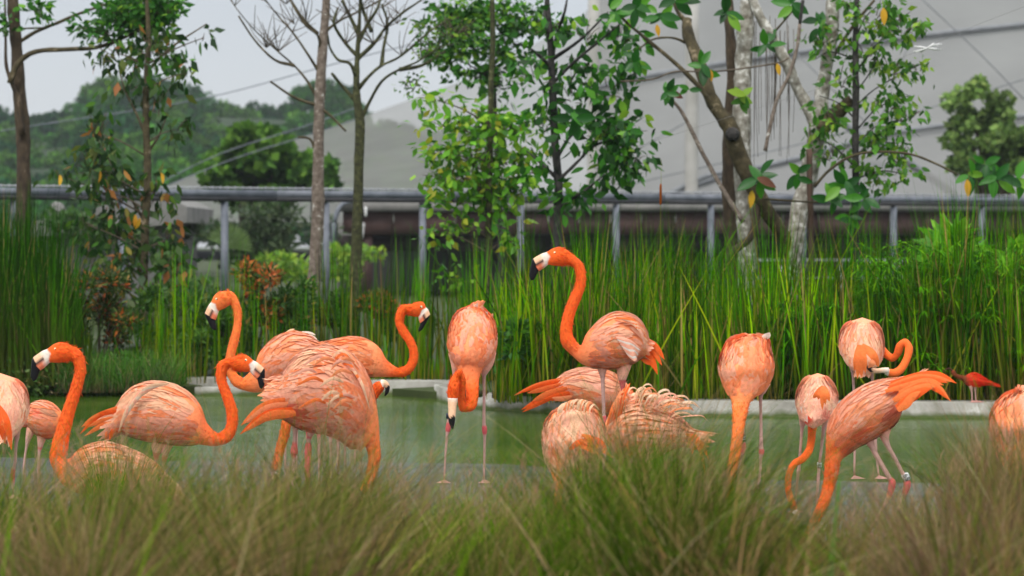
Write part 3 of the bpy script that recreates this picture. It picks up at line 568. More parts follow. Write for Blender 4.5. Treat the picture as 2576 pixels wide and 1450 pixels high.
# --- pale ficus: trunk group, aerial roots, rosettes of big leaves
Y = 28.8
def ros(root, u, v, Y, n, size, mats=None, spread=(1, .5, .8), down=.2):
    size *= .86
    for k in range(n):
        a = 2 * math.pi * k / n + random.uniform(-.6, .6)
        d = (math.cos(a) * spread[0], random.uniform(-1.1, .5) * spread[1], math.sin(a) * spread[2] - down)
        me = (mats or [L_ficus])[k % len(mats or [1])]
        share('leaf', me, leaf_frame(P(u + random.gauss(0, 5), v + random.gauss(0, 5), Y + random.gauss(0, .05)), d, size * random.uniform(.8, 1.15), (random.gauss(0, .3), -1, random.gauss(.3, .3))), root)
r8 = empty('tree', P(1865, 860, Y)); tag(r8, 'grey lichened twin trunk with a thick crossing limb and hanging aerial roots', 'tree')
branch(r8, upts([(1872, 900), (1880, 720), (1878, 560), (1868, 430), (1866, 300), (1868, 200), (1874, 100), (1882, 0), (1884, -40)], Y), [U(54), U(50), U(46), U(44), U(44), U(42), U(40), U(36), U(36)], M_barkgrey, .05, 'trunk', 14)
branch(r8, upts([(1850, 900), (1848, 700), (1838, 560), (1834, 420), (1838, 300), (1842, 180), (1836, 80), (1830, -40)], Y + .35), [U(42), U(40), U(38), U(36), U(32), U(28), U(26), U(24)], M_barkbrown, .05, 'trunk', 12)
branch(r8, upts([(1728, 50, 0), (1732, 90, -.1), (1762, 170, -.25), (1795, 260, -.35), (1836, 320, -.4), (1855, 380, -.4), (1890, 460, -.35), (1935, 540, -.2), (1985, 620, 0), (2000, 700, .1)], Y), [U(24), U(30), U(32), U(32), U(42), U(42), U(42), U(38), U(34), U(34)], M_barkolive, .05, 'limb', 12)
m = MB(); m.tube([P(1843, 338, Y - .52), P(1843, 338, Y - .60)], [.075, .05], 10); m.tube([P(1843, 340, Y - .60), P(1843, 340, Y - .61)], [.05, .03], 10, (.02, .01, .01)); m.build('knot', M_barkdark, r8)
branch(r8, upts([(1580, 60), (1640, 110), (1700, 160), (1760, 220), (1800, 280)], Y - .4), [U(8), U(9), U(10), U(12), U(14)], M_barkolive)
branch(r8, upts([(1530, 10), (1580, 60)], Y - .4), [U(6), U(8)], M_barkolive)
branch(r8, upts([(1690, 250), (1720, 290), (1770, 390), (1820, 480), (1870, 560)], Y - .3), [U(7), U(9), U(11), U(12), U(13)], M_barkpale)
branch(r8, upts([(1728, 60), (1700, 20), (1690, -30)], Y), [U(14), U(9), U(8)], M_barkolive)
branch(r8, upts([(1732, 110), (1690, 95), (1640, 100), (1600, 130)], Y), [U(8), U(6), U(5), U(4)], M_barkolive)
branch(r8, upts([(1560, 205), (1640, 200), (1700, 180), (1800, 180), (1950, 160), (1985, 145)], Y - .6), [U(4)] * 6, M_twig)
branch(r8, upts([(1905, 475), (1900, 560), (1885, 600), (1840, 640), (1800, 720)], Y - .3), [U(20), U(20), U(20), U(18), U(14)], M_barkbrown)
ar = MB()
for k in range(26):
    u = random.uniform(1885, 1965) if k < 20 else random.uniform(1955, 2000); v1 = random.uniform(230, 430)
    ar.tube([P(u, random.uniform(40, 120), Y + random.uniform(-.2, .4)), P(u + random.uniform(-4, 4), (v1 + 100) / 2, Y + .1), P(u + random.uniform(-6, 6), v1, Y + .1)], [.0035, .003, .002], 4, res=2)
ar.build('aerial_root', M_twig, r8)
bo = [L_ficus, L_ficus, L_ficus]
ros(r8, 1908, 452, Y - .9, 8, .26, [L_ficus] * 7 + [L_redbk]); ros(r8, 2006, 440, Y - .8, 5, .2); ros(r8, 1770, 165, Y - .8, 6, .22, None); ros(r8, 1868, 245, Y - .6, 7, .2, [L_small] * 7, (1, .5, 1), -.2)
ros(r8, 1685, 232, Y - .7, 9, .17, [L_ficus] * 8 + [L_redbk]); ros(r8, 1600, 20, Y - .5, 7, .24); ros(r8, 1660, 40, Y - .5, 6, .24, None); ros(r8, 1540, 30, Y - .5, 6, .2); ros(r8, 1930, 110, Y - .3, 6, .2); ros(r8, 1735, 225, Y - .4, 3, .16)
ros(r8, 1445, 292, Y - .6, 7, .24, None, (1, .4, .8), .5); ros(r8, 1600, 150, Y - .6, 7, .2, None, (1, .5, 1), .5); ros(r8, 1580, 330, Y - .6, 5, .16); ros(r8, 1830, 30, Y - .2, 6, .22); ros(r8, 1700, -5, Y - .4, 6, .25)
for u, v in ((1786, 175), (1652, 62), (1955, 160)): share('leaf', L_yellow, leaf_frame(P(u, v, Y - .9), (random.uniform(-.2, .3), -.2, -1), .12, (0, -1, .1)), r8)
share('leaf', L_yellow, leaf_frame(P(1892, 480, Y - .9), (-.1, -.2, -1), .17, (0, -1, .1)), r8)
r9 = empty('tree', P(2010, 860, Y)); tag(r9, 'whitish trunk forking into pale limbs and a sawn stub left of the black stem', 'tree')
branch(r9, upts([(1992, 900), (1995, 760), (2000, 640), (2010, 540), (2035, 440), (2050, 360), (2062, 300), (2068, 240), (2080, 160), (2092, 80), (2096, 0), (2100, -40)], Y), [U(44), U(42), U(42), U(44), U(46), U(48), U(46), U(36), U(34), U(34), U(34), U(32)], M_barkgrey, .05, 'trunk', 14)
branch(r9, upts([(1888, -20), (1905, 30), (1940, 90), (1980, 160), (2005, 220), (2040, 285), (2060, 340)], Y - .1), [U(20), U(24), U(26), U(28), U(28), U(32), U(34)], M_barkgrey, .05, 'limb', 12)
branch(r9, upts([(2066, 330), (2090, 298), (2120, 272), (2142, 250)], Y - .15), [U(36), U(36), U(34), U(30)], M_barkolive, .05, 'limb', 12)
branch(r9, upts([(2083, 165), (2110, 120), (2150, 60), (2200, 0)], Y), [U(10), U(9), U(8), U(7)], M_barkolive)
branch(r9, upts([(2012, 60), (2005, 120), (1985, 190), (1955, 250), (1935, 330), (1925, 380)], Y - .3), [U(8), U(9), U(10), U(10), U(10), U(10)], M_barkpale)
branch(r9, upts([(2020, 0), (2012, 60)], Y - .3), [U(9), U(9)], M_barkdark)
branch(r9, upts([(1940, 90), (1975, 50), (2000, 20)], Y), [U(6), U(5), U(4)], M_barkolive)
branch(r9, upts([(2048, 470), (2090, 425), (2150, 390), (2220, 382), (2290, 388), (2350, 410), (2410, 440)], Y - .5), [U(8), U(7), U(7), U(6), U(6), U(5), U(5)], M_barkolive)
branch(r9, upts([(1920, 500), (2000, 506), (2060, 508), (2110, 500)], Y - .6), [U(5)] * 4, M_barkolive)
branch(r9, upts([(2036, 375), (2037, 470), (2040, 560), (2042, 800)], Y - .5), [U(15)] * 4, M_plank, .01, 'stake')
ros(r9, 2125, 470, Y - .8, 8, .24, None, (1, .5, .9), .3); ros(r9, 2090, 500, Y - .8, 6, .2); ros(r9, 2170, 500, Y - .8, 6, .2); ros(r9, 2440, 440, Y - .7, 6, .22, None, (1, .5, 1), .3); ros(r9, 2500, 450, Y - .7, 7, .22, None, (1, .5, 1), .4); ros(r9, 2480, 410, Y - .7, 5, .2)
ros(r9, 2560, 450, Y - .7, 6, .22); ros(r9, 1990, 10, Y - .2, 6, .22); ros(r9, 2060, 60, Y - .2, 6, .2, None, (1, .5, 1), .4); ros(r9, 2140, 550, Y - .4, 6, .2, None, (1, .5, 1), .5)
for u, v in ((2433, 452), (2222, 20)): share('leaf', L_yellow, leaf_frame(P(u, v, Y - .9), (.05, -.2, -1), .17, (0, -1, .1)), r9)

# cattail spike and single arching blades
ct = empty('cattail', P(1662, 700, 25)); tag(ct, 'rust brown cattail spike standing above the reeds beside the rail', 'cattail')
m = MB(); m.tube([P(1660, 900, 25), P(1661, 700, 25), P(1662, 520, 25), P(1664, 400, 25)], [.004, .004, .003, .001], 5, (.2, .22, .05)); m.build('stem', M_reed, ct)
m = MB(); m.tube([P(1661, 516, 25), P(1662, 508, 25), P(1662, 470, 25), P(1663, 462, 25)], [.004, .010, .010, .003], 8, (.32, .09, .02)); m.build('spike', M_reed, ct)

M_rail = noise_mat('rail_paint', (.24, .25, .27), (.36, .37, .39), 3, .6, .05)
# ------------------------------------------------------------ fence: rail and posts
fa = P(-140, 484, 38.6); fbp = P(2720, 508, 51.6)
fr = empty('fence', (fa.x, fa.y, .2)); tag(fr, 'grey blue steel fence with a square top rail running behind the reeds and trees', 'fence')
def fpt(u):   # the point of the fence line seen at u
    k = (u - 1288) / FOC; d = fbp - fa; t = (k * fa.y - fa.x) / (d.x - k * d.y); return fa + d * t
fdir = (fbp - fa).normalized()
posts = [37, 308, 565, 820, 1063, 1310, 1550, 1788, 2020, 2248, 2470]
for u in posts:
    q = fpt(u); m = MB(); m.bar((q.x, q.y, .15), (q.x, q.y, q.z - .10), .10, .10, up=(0, 1, 0)); m.build('post', M_steel, fr)
    m = MB(); m.box((q.x - .09, q.y - .09, .14), (q.x + .09, q.y + .09, .19)); m.build('base_plate', M_steel, fr)
uu = [-140] + [(posts[i] + posts[i + 1]) / 2 for i in range(0, len(posts) - 1, 2)] + [2720]
for a, b in zip(uu[:-1], uu[1:]):
    qa, qb = fpt(a), fpt(b); e = fdir * .003
    m = MB(); m.bar(qa + e + Vector((0, 0, .02)), qb - e + Vector((0, 0, .02)), .10, .105); m.build('rail', M_steel, fr)
    m = MB(); m.bar(qa + e - Vector((0, 0, .065)), qb - e - Vector((0, 0, .065)), .13, .06); m.build('under_rail', M_darksteel, fr)
m = MB(); m.tube([fpt(-130) + Vector((0, 0, .10)), fpt(2700) + Vector((0, 0, .10))], [.012, .012], 5)
for k in range(150):
    q = fpt(-130 + k * 19) + Vector((0, 0, .10)); m.box((q.x - .012, q.y - .02, q.z - .02), (q.x + .012, q.y + .02, q.z + .02))
m.build('net_edge', M_rail, fr)
q = fpt(1118) - Vector((0, .08, 0)); m = MB(); m.box((q.x - .1, q.y - .02, q.z - .03), (q.x + .1, q.y, q.z + .05)); m.build('plate', M_white, fr)

# ------------------------------------------------------------ pavilion behind the fence
Yb = 58.0; pv = empty('pavilion', P(1700, 780, Yb)); tag(pv, 'long low pavilion with grey roof edge and brown boarded fascia behind the fence', 'pavilion')
def pbox(name, u0, v0, u1, v1, Ya, dep, mat, par=pv):
    a = P(u0, v1, Ya); b = P(u1, v0, Ya); m = MB(); m.box((a.x, Ya, a.z), (b.x, Ya + dep, b.z)); return m.build(name, mat, par)
pbox('roof_edge', 850, 509, 2750, 531, Yb, 9, M_roof)
edges = [862, 912, 990, 1068, 1146, 1224, 1302, 1380, 1458, 1536, 1614, 1700, 1790, 1880, 1970, 2060, 2150, 2240, 2330, 2420, 2510, 2600, 2700]
for i, (a, b) in enumerate(zip(edges[:-1], edges[1:])):
    o = pbox('fascia_board', a + 1, 533, b - 1, 588 + (2 if i % 2 else 0), Yb + .15 + (.05 if i % 3 else 0), .1, M_brown)
pbox('beam', 850, 592, 2750, 632, Yb + .7, .3, M_darkwood)
pbox('ceiling', 862, 560, 2750, 566, Yb + .4, 8, M_darkwood)
for u in (921, 1405, 1890, 2376): pbox('column', u - 15, 531, u + 15, 760, Yb + .3, .25, M_brown)
pbox('back_wall', 850, 560, 2750, 760, Yb + 6, .2, M_wall)
pbox('low_wall', 1150, 655, 2750, 760, Yb + 2, .25, M_wall)
m = MB(); m.tube([P(840, 560, Yb - .1), P(850, 530, Yb - .1), P(866, 512, Yb - .1), P(900, 505, Yb - .1)], [.05] * 4, 6); m.tube([P(840, 560, Yb - .1), P(836, 640, Yb - .1)], [.05] * 2, 6); m.build('drain_pipe', M_steel, pv)
m = MB(); m.tube([P(920, 520, Yb - .1), P(920, 545, Yb - .1)], [.03] * 2, 6); m.tube([P(915, 560, Yb + .2), P(911, 600, Yb + .2)], [.03] * 2, 6); m.build('lamp_rod', M_white, pv)
hr = empty('railing', P(2200, 760, 54)); tag(hr, 'low white railing in front of the pavilion wall at right', 'railing')
for v in (655, 700):
    m = MB(); m.bar(P(1880, v, 54), P(2720, v, 54), .05); m.build('rail', M_rail, hr)
for u in range(1890, 2720, 75):
    m = MB(); m.bar(P(u, 658, 54), P(u, 760, 54), .04); m.build('post', M_white, hr)
hut = empty('shelter', P(250, 760, 56)); tag(hut, 'grey shelter with a sloping roof half hidden by reeds and sapling at left', 'shelter')
def poly_prism(name, pts, Ya, dep, mat, par):
    n = len(pts); V = [tuple(P(u, v, Ya)) for u, v in pts]; V += [(x, y + dep, z) for x, y, z in V]
    import bmesh
    bm = bmesh.new(); vs = [bm.verts.new(v) for v in V]; bm.faces.new(vs[:n]); bm.faces.new(vs[n:][::-1])
    for i in range(n): bm.faces.new([vs[i], vs[n + i], vs[n + (i + 1) % n], vs[(i + 1) % n]])
    bmesh.ops.recalc_face_normals(bm, faces=bm.faces[:]); me = bpy.data.meshes.new(name); bm.to_mesh(me); bm.free(); me.materials.append(mat)
    o = bpy.data.objects.new(name, me); COL.objects.link(o)
    if par: o.parent = par; o.matrix_parent_inverse = Matrix.Translation(par.location).inverted()
    return o
poly_prism('roof', [(60, 560), (200, 538), (250, 520), (300, 500), (430, 500), (470, 520), (470, 560), (60, 600)], 56, 5, M_roof, hut)
poly_prism('wall', [(100, 602), (440, 560), (440, 760), (100, 760)], 56.5, 4, M_wall, hut)
st = empty('finial', P(146, 560, 55.5)); tag(st, 'rounded white finial on the shelter roof seen through the reed tips', 'finial')
m = MB(); m.tube([P(146, 552, 55.5), P(146, 540, 55.5), P(144, 522, 55.5), P(142, 512, 55.5), P(142, 507, 55.5)], [.12, .17, .14, .09, .02], 12); m.build('knob', M_roof, st, True)

# fan palm leaf
fp = empty('fan_palm', P(585, 700, 42)); tag(fp, 'pale fan palm leaf spread just right of a fence post', 'palm')
m = MB(); c0 = P(575, 625, 42)
for k in range(22):
    a = math.radians(-62 + k * 7.5); d = Vector((math.sin(a), random.uniform(-.12, .12), math.cos(a))); L = .38
    p2 = c0 + d * L; s = Vector((math.cos(a), 0, -math.sin(a))) * .012
    m.add([tuple(c0), tuple(c0 + d * L * .8 + s), tuple(p2), tuple(c0 + d * L * .8 - s)], [[0, 1, 2, 3]], (.17, .27, .08))
m.build('frond', M_leaf, fp); m = MB(); m.tube([P(582, 760, 42), P(575, 625, 42)], [.012, .008], 5, (.1, .18, .05)); m.build('stem', M_leaf, fp)

# ------------------------------------------------------------ aviary net behind
def net_mat(name, c, tr):
    m, n, p = mat_new(name); n.nodes.remove(p)
    df = N(n, 'ShaderNodeBsdfDiffuse'); tl = N(n, 'ShaderNodeBsdfTranslucent'); g = N(n, 'ShaderNodeNewGeometry'); tn = N(n, 'ShaderNodeTexNoise'); tn.inputs['Scale'].default_value = .35; tn.inputs['Detail'].default_value = 6
    rr = N(n, 'ShaderNodeValToRGB'); rr.color_ramp.elements[0].position = .3; rr.color_ramp.elements[1].position = .7; rr.color_ramp.elements[0].color = (*[x * .86 for x in c], 1); rr.color_ramp.elements[1].color = (*[x * 1.05 for x in c], 1)
    n.links.new(g.outputs['Position'], tn.inputs[0]); n.links.new(tn.outputs[0], rr.inputs[0]); n.links.new(rr.outputs[0], df.inputs[0]); n.links.new(rr.outputs[0], tl.inputs[0])
    tp = N(n, 'ShaderNodeBsdfTransparent'); a = N(n, 'ShaderNodeMixShader'); a.inputs[0].default_value = .5
    n.links.new(df.outputs[0], a.inputs[1]); n.links.new(tl.outputs[0], a.inputs[2])
    b = N(n, 'ShaderNodeMixShader'); b.inputs[0].default_value = tr
    n.links.new(a.outputs[0], b.inputs[1]); n.links.new(tp.outputs[0], b.inputs[2]); n.links.new(b.outputs[0], n.nodes['Material Output'].inputs[0])
    return m
M_net1 = net_mat('aviary_net_thin', (.40, .40, .385), .36); M_net2 = net_mat('aviary_net_dense', (.335, .335, .325), .12); M_seam = noise_mat('net_seam', (.16, .17, .18), (.22, .23, .24), 3, .8, 0)
M_mast = noise_mat('mast_paint', (.34, .33, .30), (.42, .41, .38), 2, .6, 0)
av = empty('aviary', P(1700, 620, 90)); tag(av, 'huge pale mesh aviary tent with dark seams and masts rising behind the trees', 'aviary')
def netpanel(name, top, bot, Yt, Yb_, mat, n=24):
    us = np.linspace(top[0][0], top[-1][0], n); tv = np.interp(us, *zip(*top)); bv = np.interp(us, *zip(*bot)); m = MB(); V = []
    rows = 8
    for u, a, b in zip(us, tv, bv):
        for j in range(rows + 1):
            t = j / rows; Yy = Yt + (Yb_ - Yt) * t; V.append(tuple(P(u, a + (b - a) * t, Yy)))
    r = rows + 1; m.add(V, [[i * r + j, (i + 1) * r + j, (i + 1) * r + j + 1, i * r + j + 1] for i in range(n - 1) for j in range(rows)]); return m.build(name, mat, av, True)
netpanel('net_panel', [(395, 478), (530, 424), (820, 325), (1000, 262), (1200, 190), (1330, 120), (1480, 30), (1560, -60)], [(395, 480), (1560, 560)][0:1] + [(420, 560), (1560, 560)], 110, 80, M_net1)
# dense right side: three panels between the seams
s1 = [(1480, 225), (1620, 192), (1850, 155), (2080, 122), (2300, 92), (2576, 62), (2800, 40)]
s2 = [(1480, 560), (1650, 500), (1830, 440), (2000, 400), (2200, 345), (2420, 310), (2800, 270)]
topl = [(1480, -80), (2800, -80)]; botl = [(1480, 640), (2800, 640)]
netpanel('net_panel', topl, s1, 98, 93, M_net2); netpanel('net_panel', s1, s2, 93, 86, M_net2); netpanel('net_panel', s2, botl, 86, 80, M_net2)
def seam(pts, Yf, w, name='seam'):
    m = MB(); m.tube([P(u, v, Yf) for u, v in pts], [w] * len(pts), 6, res=5); m.build(name, M_seam, av, True)
seam(s1, 92.6, .10); seam(s2, 85.7, .085)
seam([(2040, 250), (2150, 330), (2260, 390), (2400, 490), (2460, 540)], 84, .11); seam([(1640, 510), (1760, 450), (1830, 430)], 84, .08)
for c in ([(2300, -20), (2460, 130), (2576, 250)], [(1740, 300), (1560, 400)], [(2290, 100), (2200, 340)], [(2000, 130), (2290, 420)], [(1560, 470), (2100, 340), (2576, 200)]):
    seam(c, 84.5, .018, 'cable')
for u, w in ((1740, .20), (1492, .17)):
    m = MB(); m.tube([P(u - 2, 640, 84), P(u, 300, 84), P(u + 2, -80, 84)], [w, w, w], 14, res=2); m.build('mast', M_mast, av, True)
seam([(1500, 330), (1530, 250), (1570, 190)], 84, .1, 'strut')
# sagging cables of the near net and the knotted tie
def wire(name, pts, Yf, r, mat, label, cat='cable'):
    m = MB(); m.tube([P(u, v, Yf) for u, v in pts], [r] * len(pts), 5, res=6); return tag(m.build(name, mat), label, cat)
wire('cable', [(0, 330), (60, 320), (500, 250), (800, 172), (1010, 118), (1200, 80)], 60, .012, M_steel, 'thin grey cable crossing the sky behind the two bare trunks')
wire('cable', [(380, 470), (560, 385), (760, 320), (900, 270)], 60, .012, M_steel, 'upper thin cable slanting over the wooded hill')
wire('cable', [(300, 520), (560, 410), (760, 345), (900, 300)], 60, .012, M_steel, 'lower thin cable slanting over the wooded hill')
wire('rope', [(1600, 370), (1800, 305), (2100, 210), (2280, 140), (2330, 122), (2420, 78), (2620, 0)], 26, .0016, M_roof, 'thin pale rope slanting up to the top right corner', 'rope')
kn = MB()
for k in range(10): a = random.uniform(-.5, 1.0); q = P(2332, 121, 26); d = Vector((math.cos(a - .1), random.uniform(-.2, .2), math.sin(a * .6))) * random.uniform(.05, .15); kn.bar(q - d * .9, q + d, .012)
tag(kn.build('rope_tie', M_white), 'knotted white plastic tie on the slanting rope', 'tie')

# ------------------------------------------------------------ far trees
def crown_pts(cen, rad, n, lumps=9):
    L = RNG.normal(size=(lumps, 3)); L /= np.linalg.norm(L, axis=1)[:, None]; L[:, 2] = np.abs(L[:, 2]) * .9 - .15
    k = RNG.integers(0, lumps, n); d = RNG.normal(size=(n, 3)); d /= np.linalg.norm(d, axis=1)[:, None]
    p = L[k] * .62 + d * .42 * RNG.uniform(.7, 1, (n, 1)); return np.array(cen) + p * np.array(rad), d
def far_leaves(m, cen, rad, n, size, pal, w, lumps=9):
    p, d = crown_pts(cen, rad, n, lumps); m.add(*leafset(p, d, size, pal, w, .1, 2.2))
fo = MB()
prof_u = [-200, 0, 60, 100, 150, 190, 230, 300, 400, 460, 510, 560, 600, 640, 680, 730, 780, 830, 880, 930, 1100, 1300]
prof_v = [250, 262, 285, 300, 275, 270, 215, 188, 188, 210, 240, 245, 272, 250, 280, 262, 212, 195, 235, 300, 322, 340]
rows = [(300, -4, 44), (290, 18, 46), (275, 45, 48), (262, 68, 50), (250, 92, 52), (238, 115, 52), (225, 140, 55), (212, 165, 55), (205, 190, 55), (195, 220, 60), (186, 255, 60), (178, 295, 60)]
for Yr, dv, rr in rows:
    u = -180 + random.uniform(0, 40)
    while u < 1260:
        v = float(np.interp(u, prof_u, prof_v)) + dv + rr * .8 + random.uniform(-6, 10)
        r_ = rr * random.uniform(.8, 1.25); s = Yr / FOC; q = P(u, v, Yr)
        tone = random.uniform(.75, 1.25); base = random.choice([(.02, .09, .012), (.035, .13, .012), (.012, .07, .018), (.06, .15, .015)])
        c = tuple(x * tone for x in base)
        far_leaves(fo, q, (r_ * s, r_ * s, r_ * s * .85), 640, .42, [c, tuple(x * 1.5 for x in c), tuple(x * .6 for x in c)], [3, 2, 2], 8)
        u += r_ * random.uniform(.75, 1.15)
tag(fo.build('forest', M_far), 'dense hazy forest covering the hill at left', kind='stuff')
def far_tree(u, v, Y, ru, rv, n, size, pal, w, label, trunks):
    s = Y / FOC; b = P(u, 620, Y); b.z = .3; root = empty('tree', b); m = MB()
    for k in range(30):
        a = random.uniform(0, 6.28); rr = random.random() ** .5; q = P(u + math.cos(a) * rr * .88 * ru, v - math.sin(a) * rr * .88 * rv, Y + random.uniform(-1, 1))
        tn = math.exp(random.gauss(0, .25)); far_leaves(m, q, (ru * s * .30, 1.0, rv * s * .28), n // 30, size, [tuple(x * tn for x in c) for c in pal], w, 6)
    m.build('crown', M_far, root)
    for du in trunks:
        mm = MB(); mm.tube([(b.x + du * s * .3, Y, .3), P(u + du * .6, v + rv * .5, Y), P(u + du, v, Y)], [.12, .07, .03], 6); mm.build('trunk', M_barkbrown, root)
    return tag(root, label, 'tree')
far_tree(640, 435, 66, 130, 110, 5200, .22, [(.07, .17, .02), (.12, .24, .03), (.035, .09, .015)], [3, 2, 2], 'bright bushy tree just beyond the rail, left of the pale trunk', (-60, 0, 50))
far_tree(790, 450, 68, 60, 60, 1500, .22, [(.06, .15, .02), (.10, .22, .03), (.03, .08, .015)], [3, 2, 2], 'small bushy tree just beyond the rail, half hidden by the pale trunk', (0,))
far_tree(2495, 330, 62, 125, 140, 8500, .13, [(.11, .19, .04), (.18, .27, .07), (.06, .11, .03)], [3, 2, 2], 'airy olive green tree with several thin stems in front of the aviary at right', (-70, -40, -10, 20, 50, 80))

# fallen brown post beside the kerb, rocks
lg = MB(); lg.tube([P(1245, 890, 25.5), P(1262, 930, 25.1), P(1290, 975, 24.8), P(1300, 995, 24.6)], [.05, .05, .055, .05], 8, bump=.03)
tag(lg.build('log', M_barkbrown), 'brown leaning log at the kerb behind the front facing flamingo', 'log')
for k in range(7):
    u = random.uniform(1150, 1330); q = P(u, random.uniform(985, 997), 24.4); m = MB(); r = random.uniform(.03, .06)
    m.tube([q + Vector((-r, 0, 0)), q, q + Vector((r, 0, 0))], [r * .5, r * .9, r * .4], 7, bump=.12)
    tag(m.build('rock', M_soil), 'small dark rock among several on the kerb by the leaning log', 'rock', 'dark rocks on the kerb')

# ------------------------------------------------------------ flamingos
OR, OR2, SAL, PNK, CRM, WHT, RED, BLK = (.88, .125, .018), (.92, .21, .05), (.94, .31, .13), (.94, .45, .31), (.90, .58, .36), (.82, .72, .62), (.72, .05, .02), (.012, .012, .014)
CR_ = {'A': (0, 1240, 2.197), 'B': (700, 1060, 2.197), 'C': (1240, 1100, 2.197), 'D': (1900, 900, 2.197), 'E': (1900, 1340, 2.1976), 'F': (2640, 1180, 2.197), 'G': (2860, 1360, 1.959), 'H': (0, 1080, 1.3414), 'K': (2560, 1080, 1.3414)}
def cu(c, x, y): a, b, s = CR_[c]; return (a + x / s) / 1.49068, (b + y / s) / 1.49068
HEAD = [((520, 100), (500, 205), .8), ((475, 72), (462, 213), .8), ((430, 59), (420, 213), .75), ((380, 70), (378, 210), .7), ((338, 95), (345, 205), .62), ((302, 110), (318, 222), .55)]
BILL = [((318, 104), (330, 212), .5), ((290, 113), (310, 228), .55), ((262, 128), (288, 243), .52), ((232, 146), (266, 256), .5), ((210, 166), (266, 256), .5), ((200, 212), (258, 262), .5), ((192, 262), (240, 300), .5), ((187, 300), (226, 325), .45), ((200, 330), (210, 334), .4)]
class Bird:
    def __init__(s, crop, Y, label, name='flamingo', group='flamingos', zf=0.0, cat=None):
        s.c, s.Y, s.zf = crop, Y, zf; s.V = []; s.F = []; s.C = []; s.n = 0
        s.label, s.name, s.group, s.cat = label, name, group, cat or name
        s.rings = None; s.pal = None; s.post = []; s.spots = []
    def pt(s, x, y, d=0, c=None): u, v = cu(c or s.c, x, y); return np.array(P(u, v, s.Y + d))
    def px(s, c=None): return s.Y / FOC / 1.49068 / CR_[c or s.c][2]      # metres per crop pixel
    def stations(s, pairs, neck, wdef, c=None):
        st = []
        for q in pairs:
            a, b = q[0], q[1]; w = q[2] if len(q) > 2 and q[2] else wdef; d = q[3] if len(q) > 3 else 0
            A = s.pt(*a, d, c); B = s.pt(*b, d, c); C = (A + B) / 2; h = (A - B) / 2
            st.append(np.concatenate([C, h, [np.linalg.norm(h) * w]]))
        if neck:
            pts = [s.pt(q[0], q[1], q[3] if len(q) > 3 else 0, c) for q in neck]
            prev = st[-1][:3] if st else pts[0] * 2 - pts[1]
            allp = [prev] + pts; hp = st[-1][3:6] if st else None
            for i, q in enumerate(neck):
                t = (allp[i + 2] if i + 2 < len(allp) else allp[i + 1]) - allp[i]; t[1] = 0; t /= np.linalg.norm(t) + 1e-9
                nrm = np.array([-t[2], 0, t[0]])
                if hp is not None and np.dot(nrm, hp) < 0: nrm = -nrm
                hp = nrm; r = q[2] * s.px(c); st.append(np.concatenate([pts[i], nrm * r, [r * .95]]))
        return st
    def loft(s, st, res, seg, colf, keep=False):
        E = catmull(np.array(st), res); C, A, Wd = E[:, :3], E[:, 3:6], np.maximum(E[:, 6], .002)
        # rounded ends
        n = len(C); a = np.linspace(0, 2 * np.pi, seg, endpoint=False)
        X = C[:, None] + np.cos(a)[None, :, None] * A[:, None] + np.sin(a)[None, :, None] * (np.array([0, 1, 0])[None, None] * Wd[:, None, None])
        V = X.reshape(-1, 3); F = ringfaces(n, seg); t = np.repeat(np.linspace(0, 1, n), seg)
        T = np.gradient(C, axis=0)
        e0 = C[0] - T[0] / (np.linalg.norm(T[0]) + 1e-9) * np.linalg.norm(A[0]) * .5; e1 = C[-1] + T[-1] / (np.linalg.norm(T[-1]) + 1e-9) * np.linalg.norm(A[-1]) * .5
        V = np.vstack([V, e0, e1]); j = np.arange(seg); k = (j + 1) % seg
        caps = np.vstack([np.stack([np.full(seg, n * seg), k, j], 1), np.stack([np.full(seg, n * seg + 1), (n - 1) * seg + j, (n - 1) * seg + k], 1)])
        ang = np.tile(a, n); col = colf(np.append(t, [0, 1]), np.append(ang, [0, 0]), V)
        s.F += [F + s.n, caps + s.n]; s.V.append(V); s.C.append(col); s.n += len(V)
        if keep: s.rings = (C, A, Wd)
    def body(s, pairs, neck=None, wdef=.72, neckc=OR, pal=(SAL, PNK, OR2), res=5, head=None, c=None):
        st = s.stations(pairs, neck, wdef, c); nb = len(pairs)
        if head is not None: st += s.head_st(head)
        s.headst = head; m = (len(st) - 1); tb = (nb - 1) / m
        base = np.array(pal[0]); nc = np.array(neckc)
        def colf(t, a, V):
            k = np.clip((t - tb * .72) / (tb * .45 + 1e-6), 0, 1)[:, None]
            col = base * (1 - k) + nc * k
            if head is not None:
                th = 1 - (1.0 + .6 * np.clip(1 - np.abs(np.cos(a) - .15) / .65, 0, 1)) / m; kk = np.clip((t - th) * m * 3, 0, 1)[:, None]; col = col * (1 - kk) + np.array(WHT) * kk
            for (x, y, r, cc) in s.spots:
                p = s.pt(x, y); dd = np.linalg.norm((V - p)[:, [0, 2]], axis=1); q = np.clip(1.6 - 1.6 * dd / (r * s.px()), 0, 1)[:, None]; col = col * (1 - q) + np.array(cc) * q
            return col
        s.loft(st, res, 22, colf)
        # keep body rings for the plumage
        s.down(catmull(np.array(st), res), tb, nc, base, m if head is not None else None)
        E = catmull(np.array(st), res)[:(nb - 1) * res + 1]; s.rings = (E[:, :3], E[:, 3:6], np.maximum(E[:, 6], .002)); s.bpal = pal
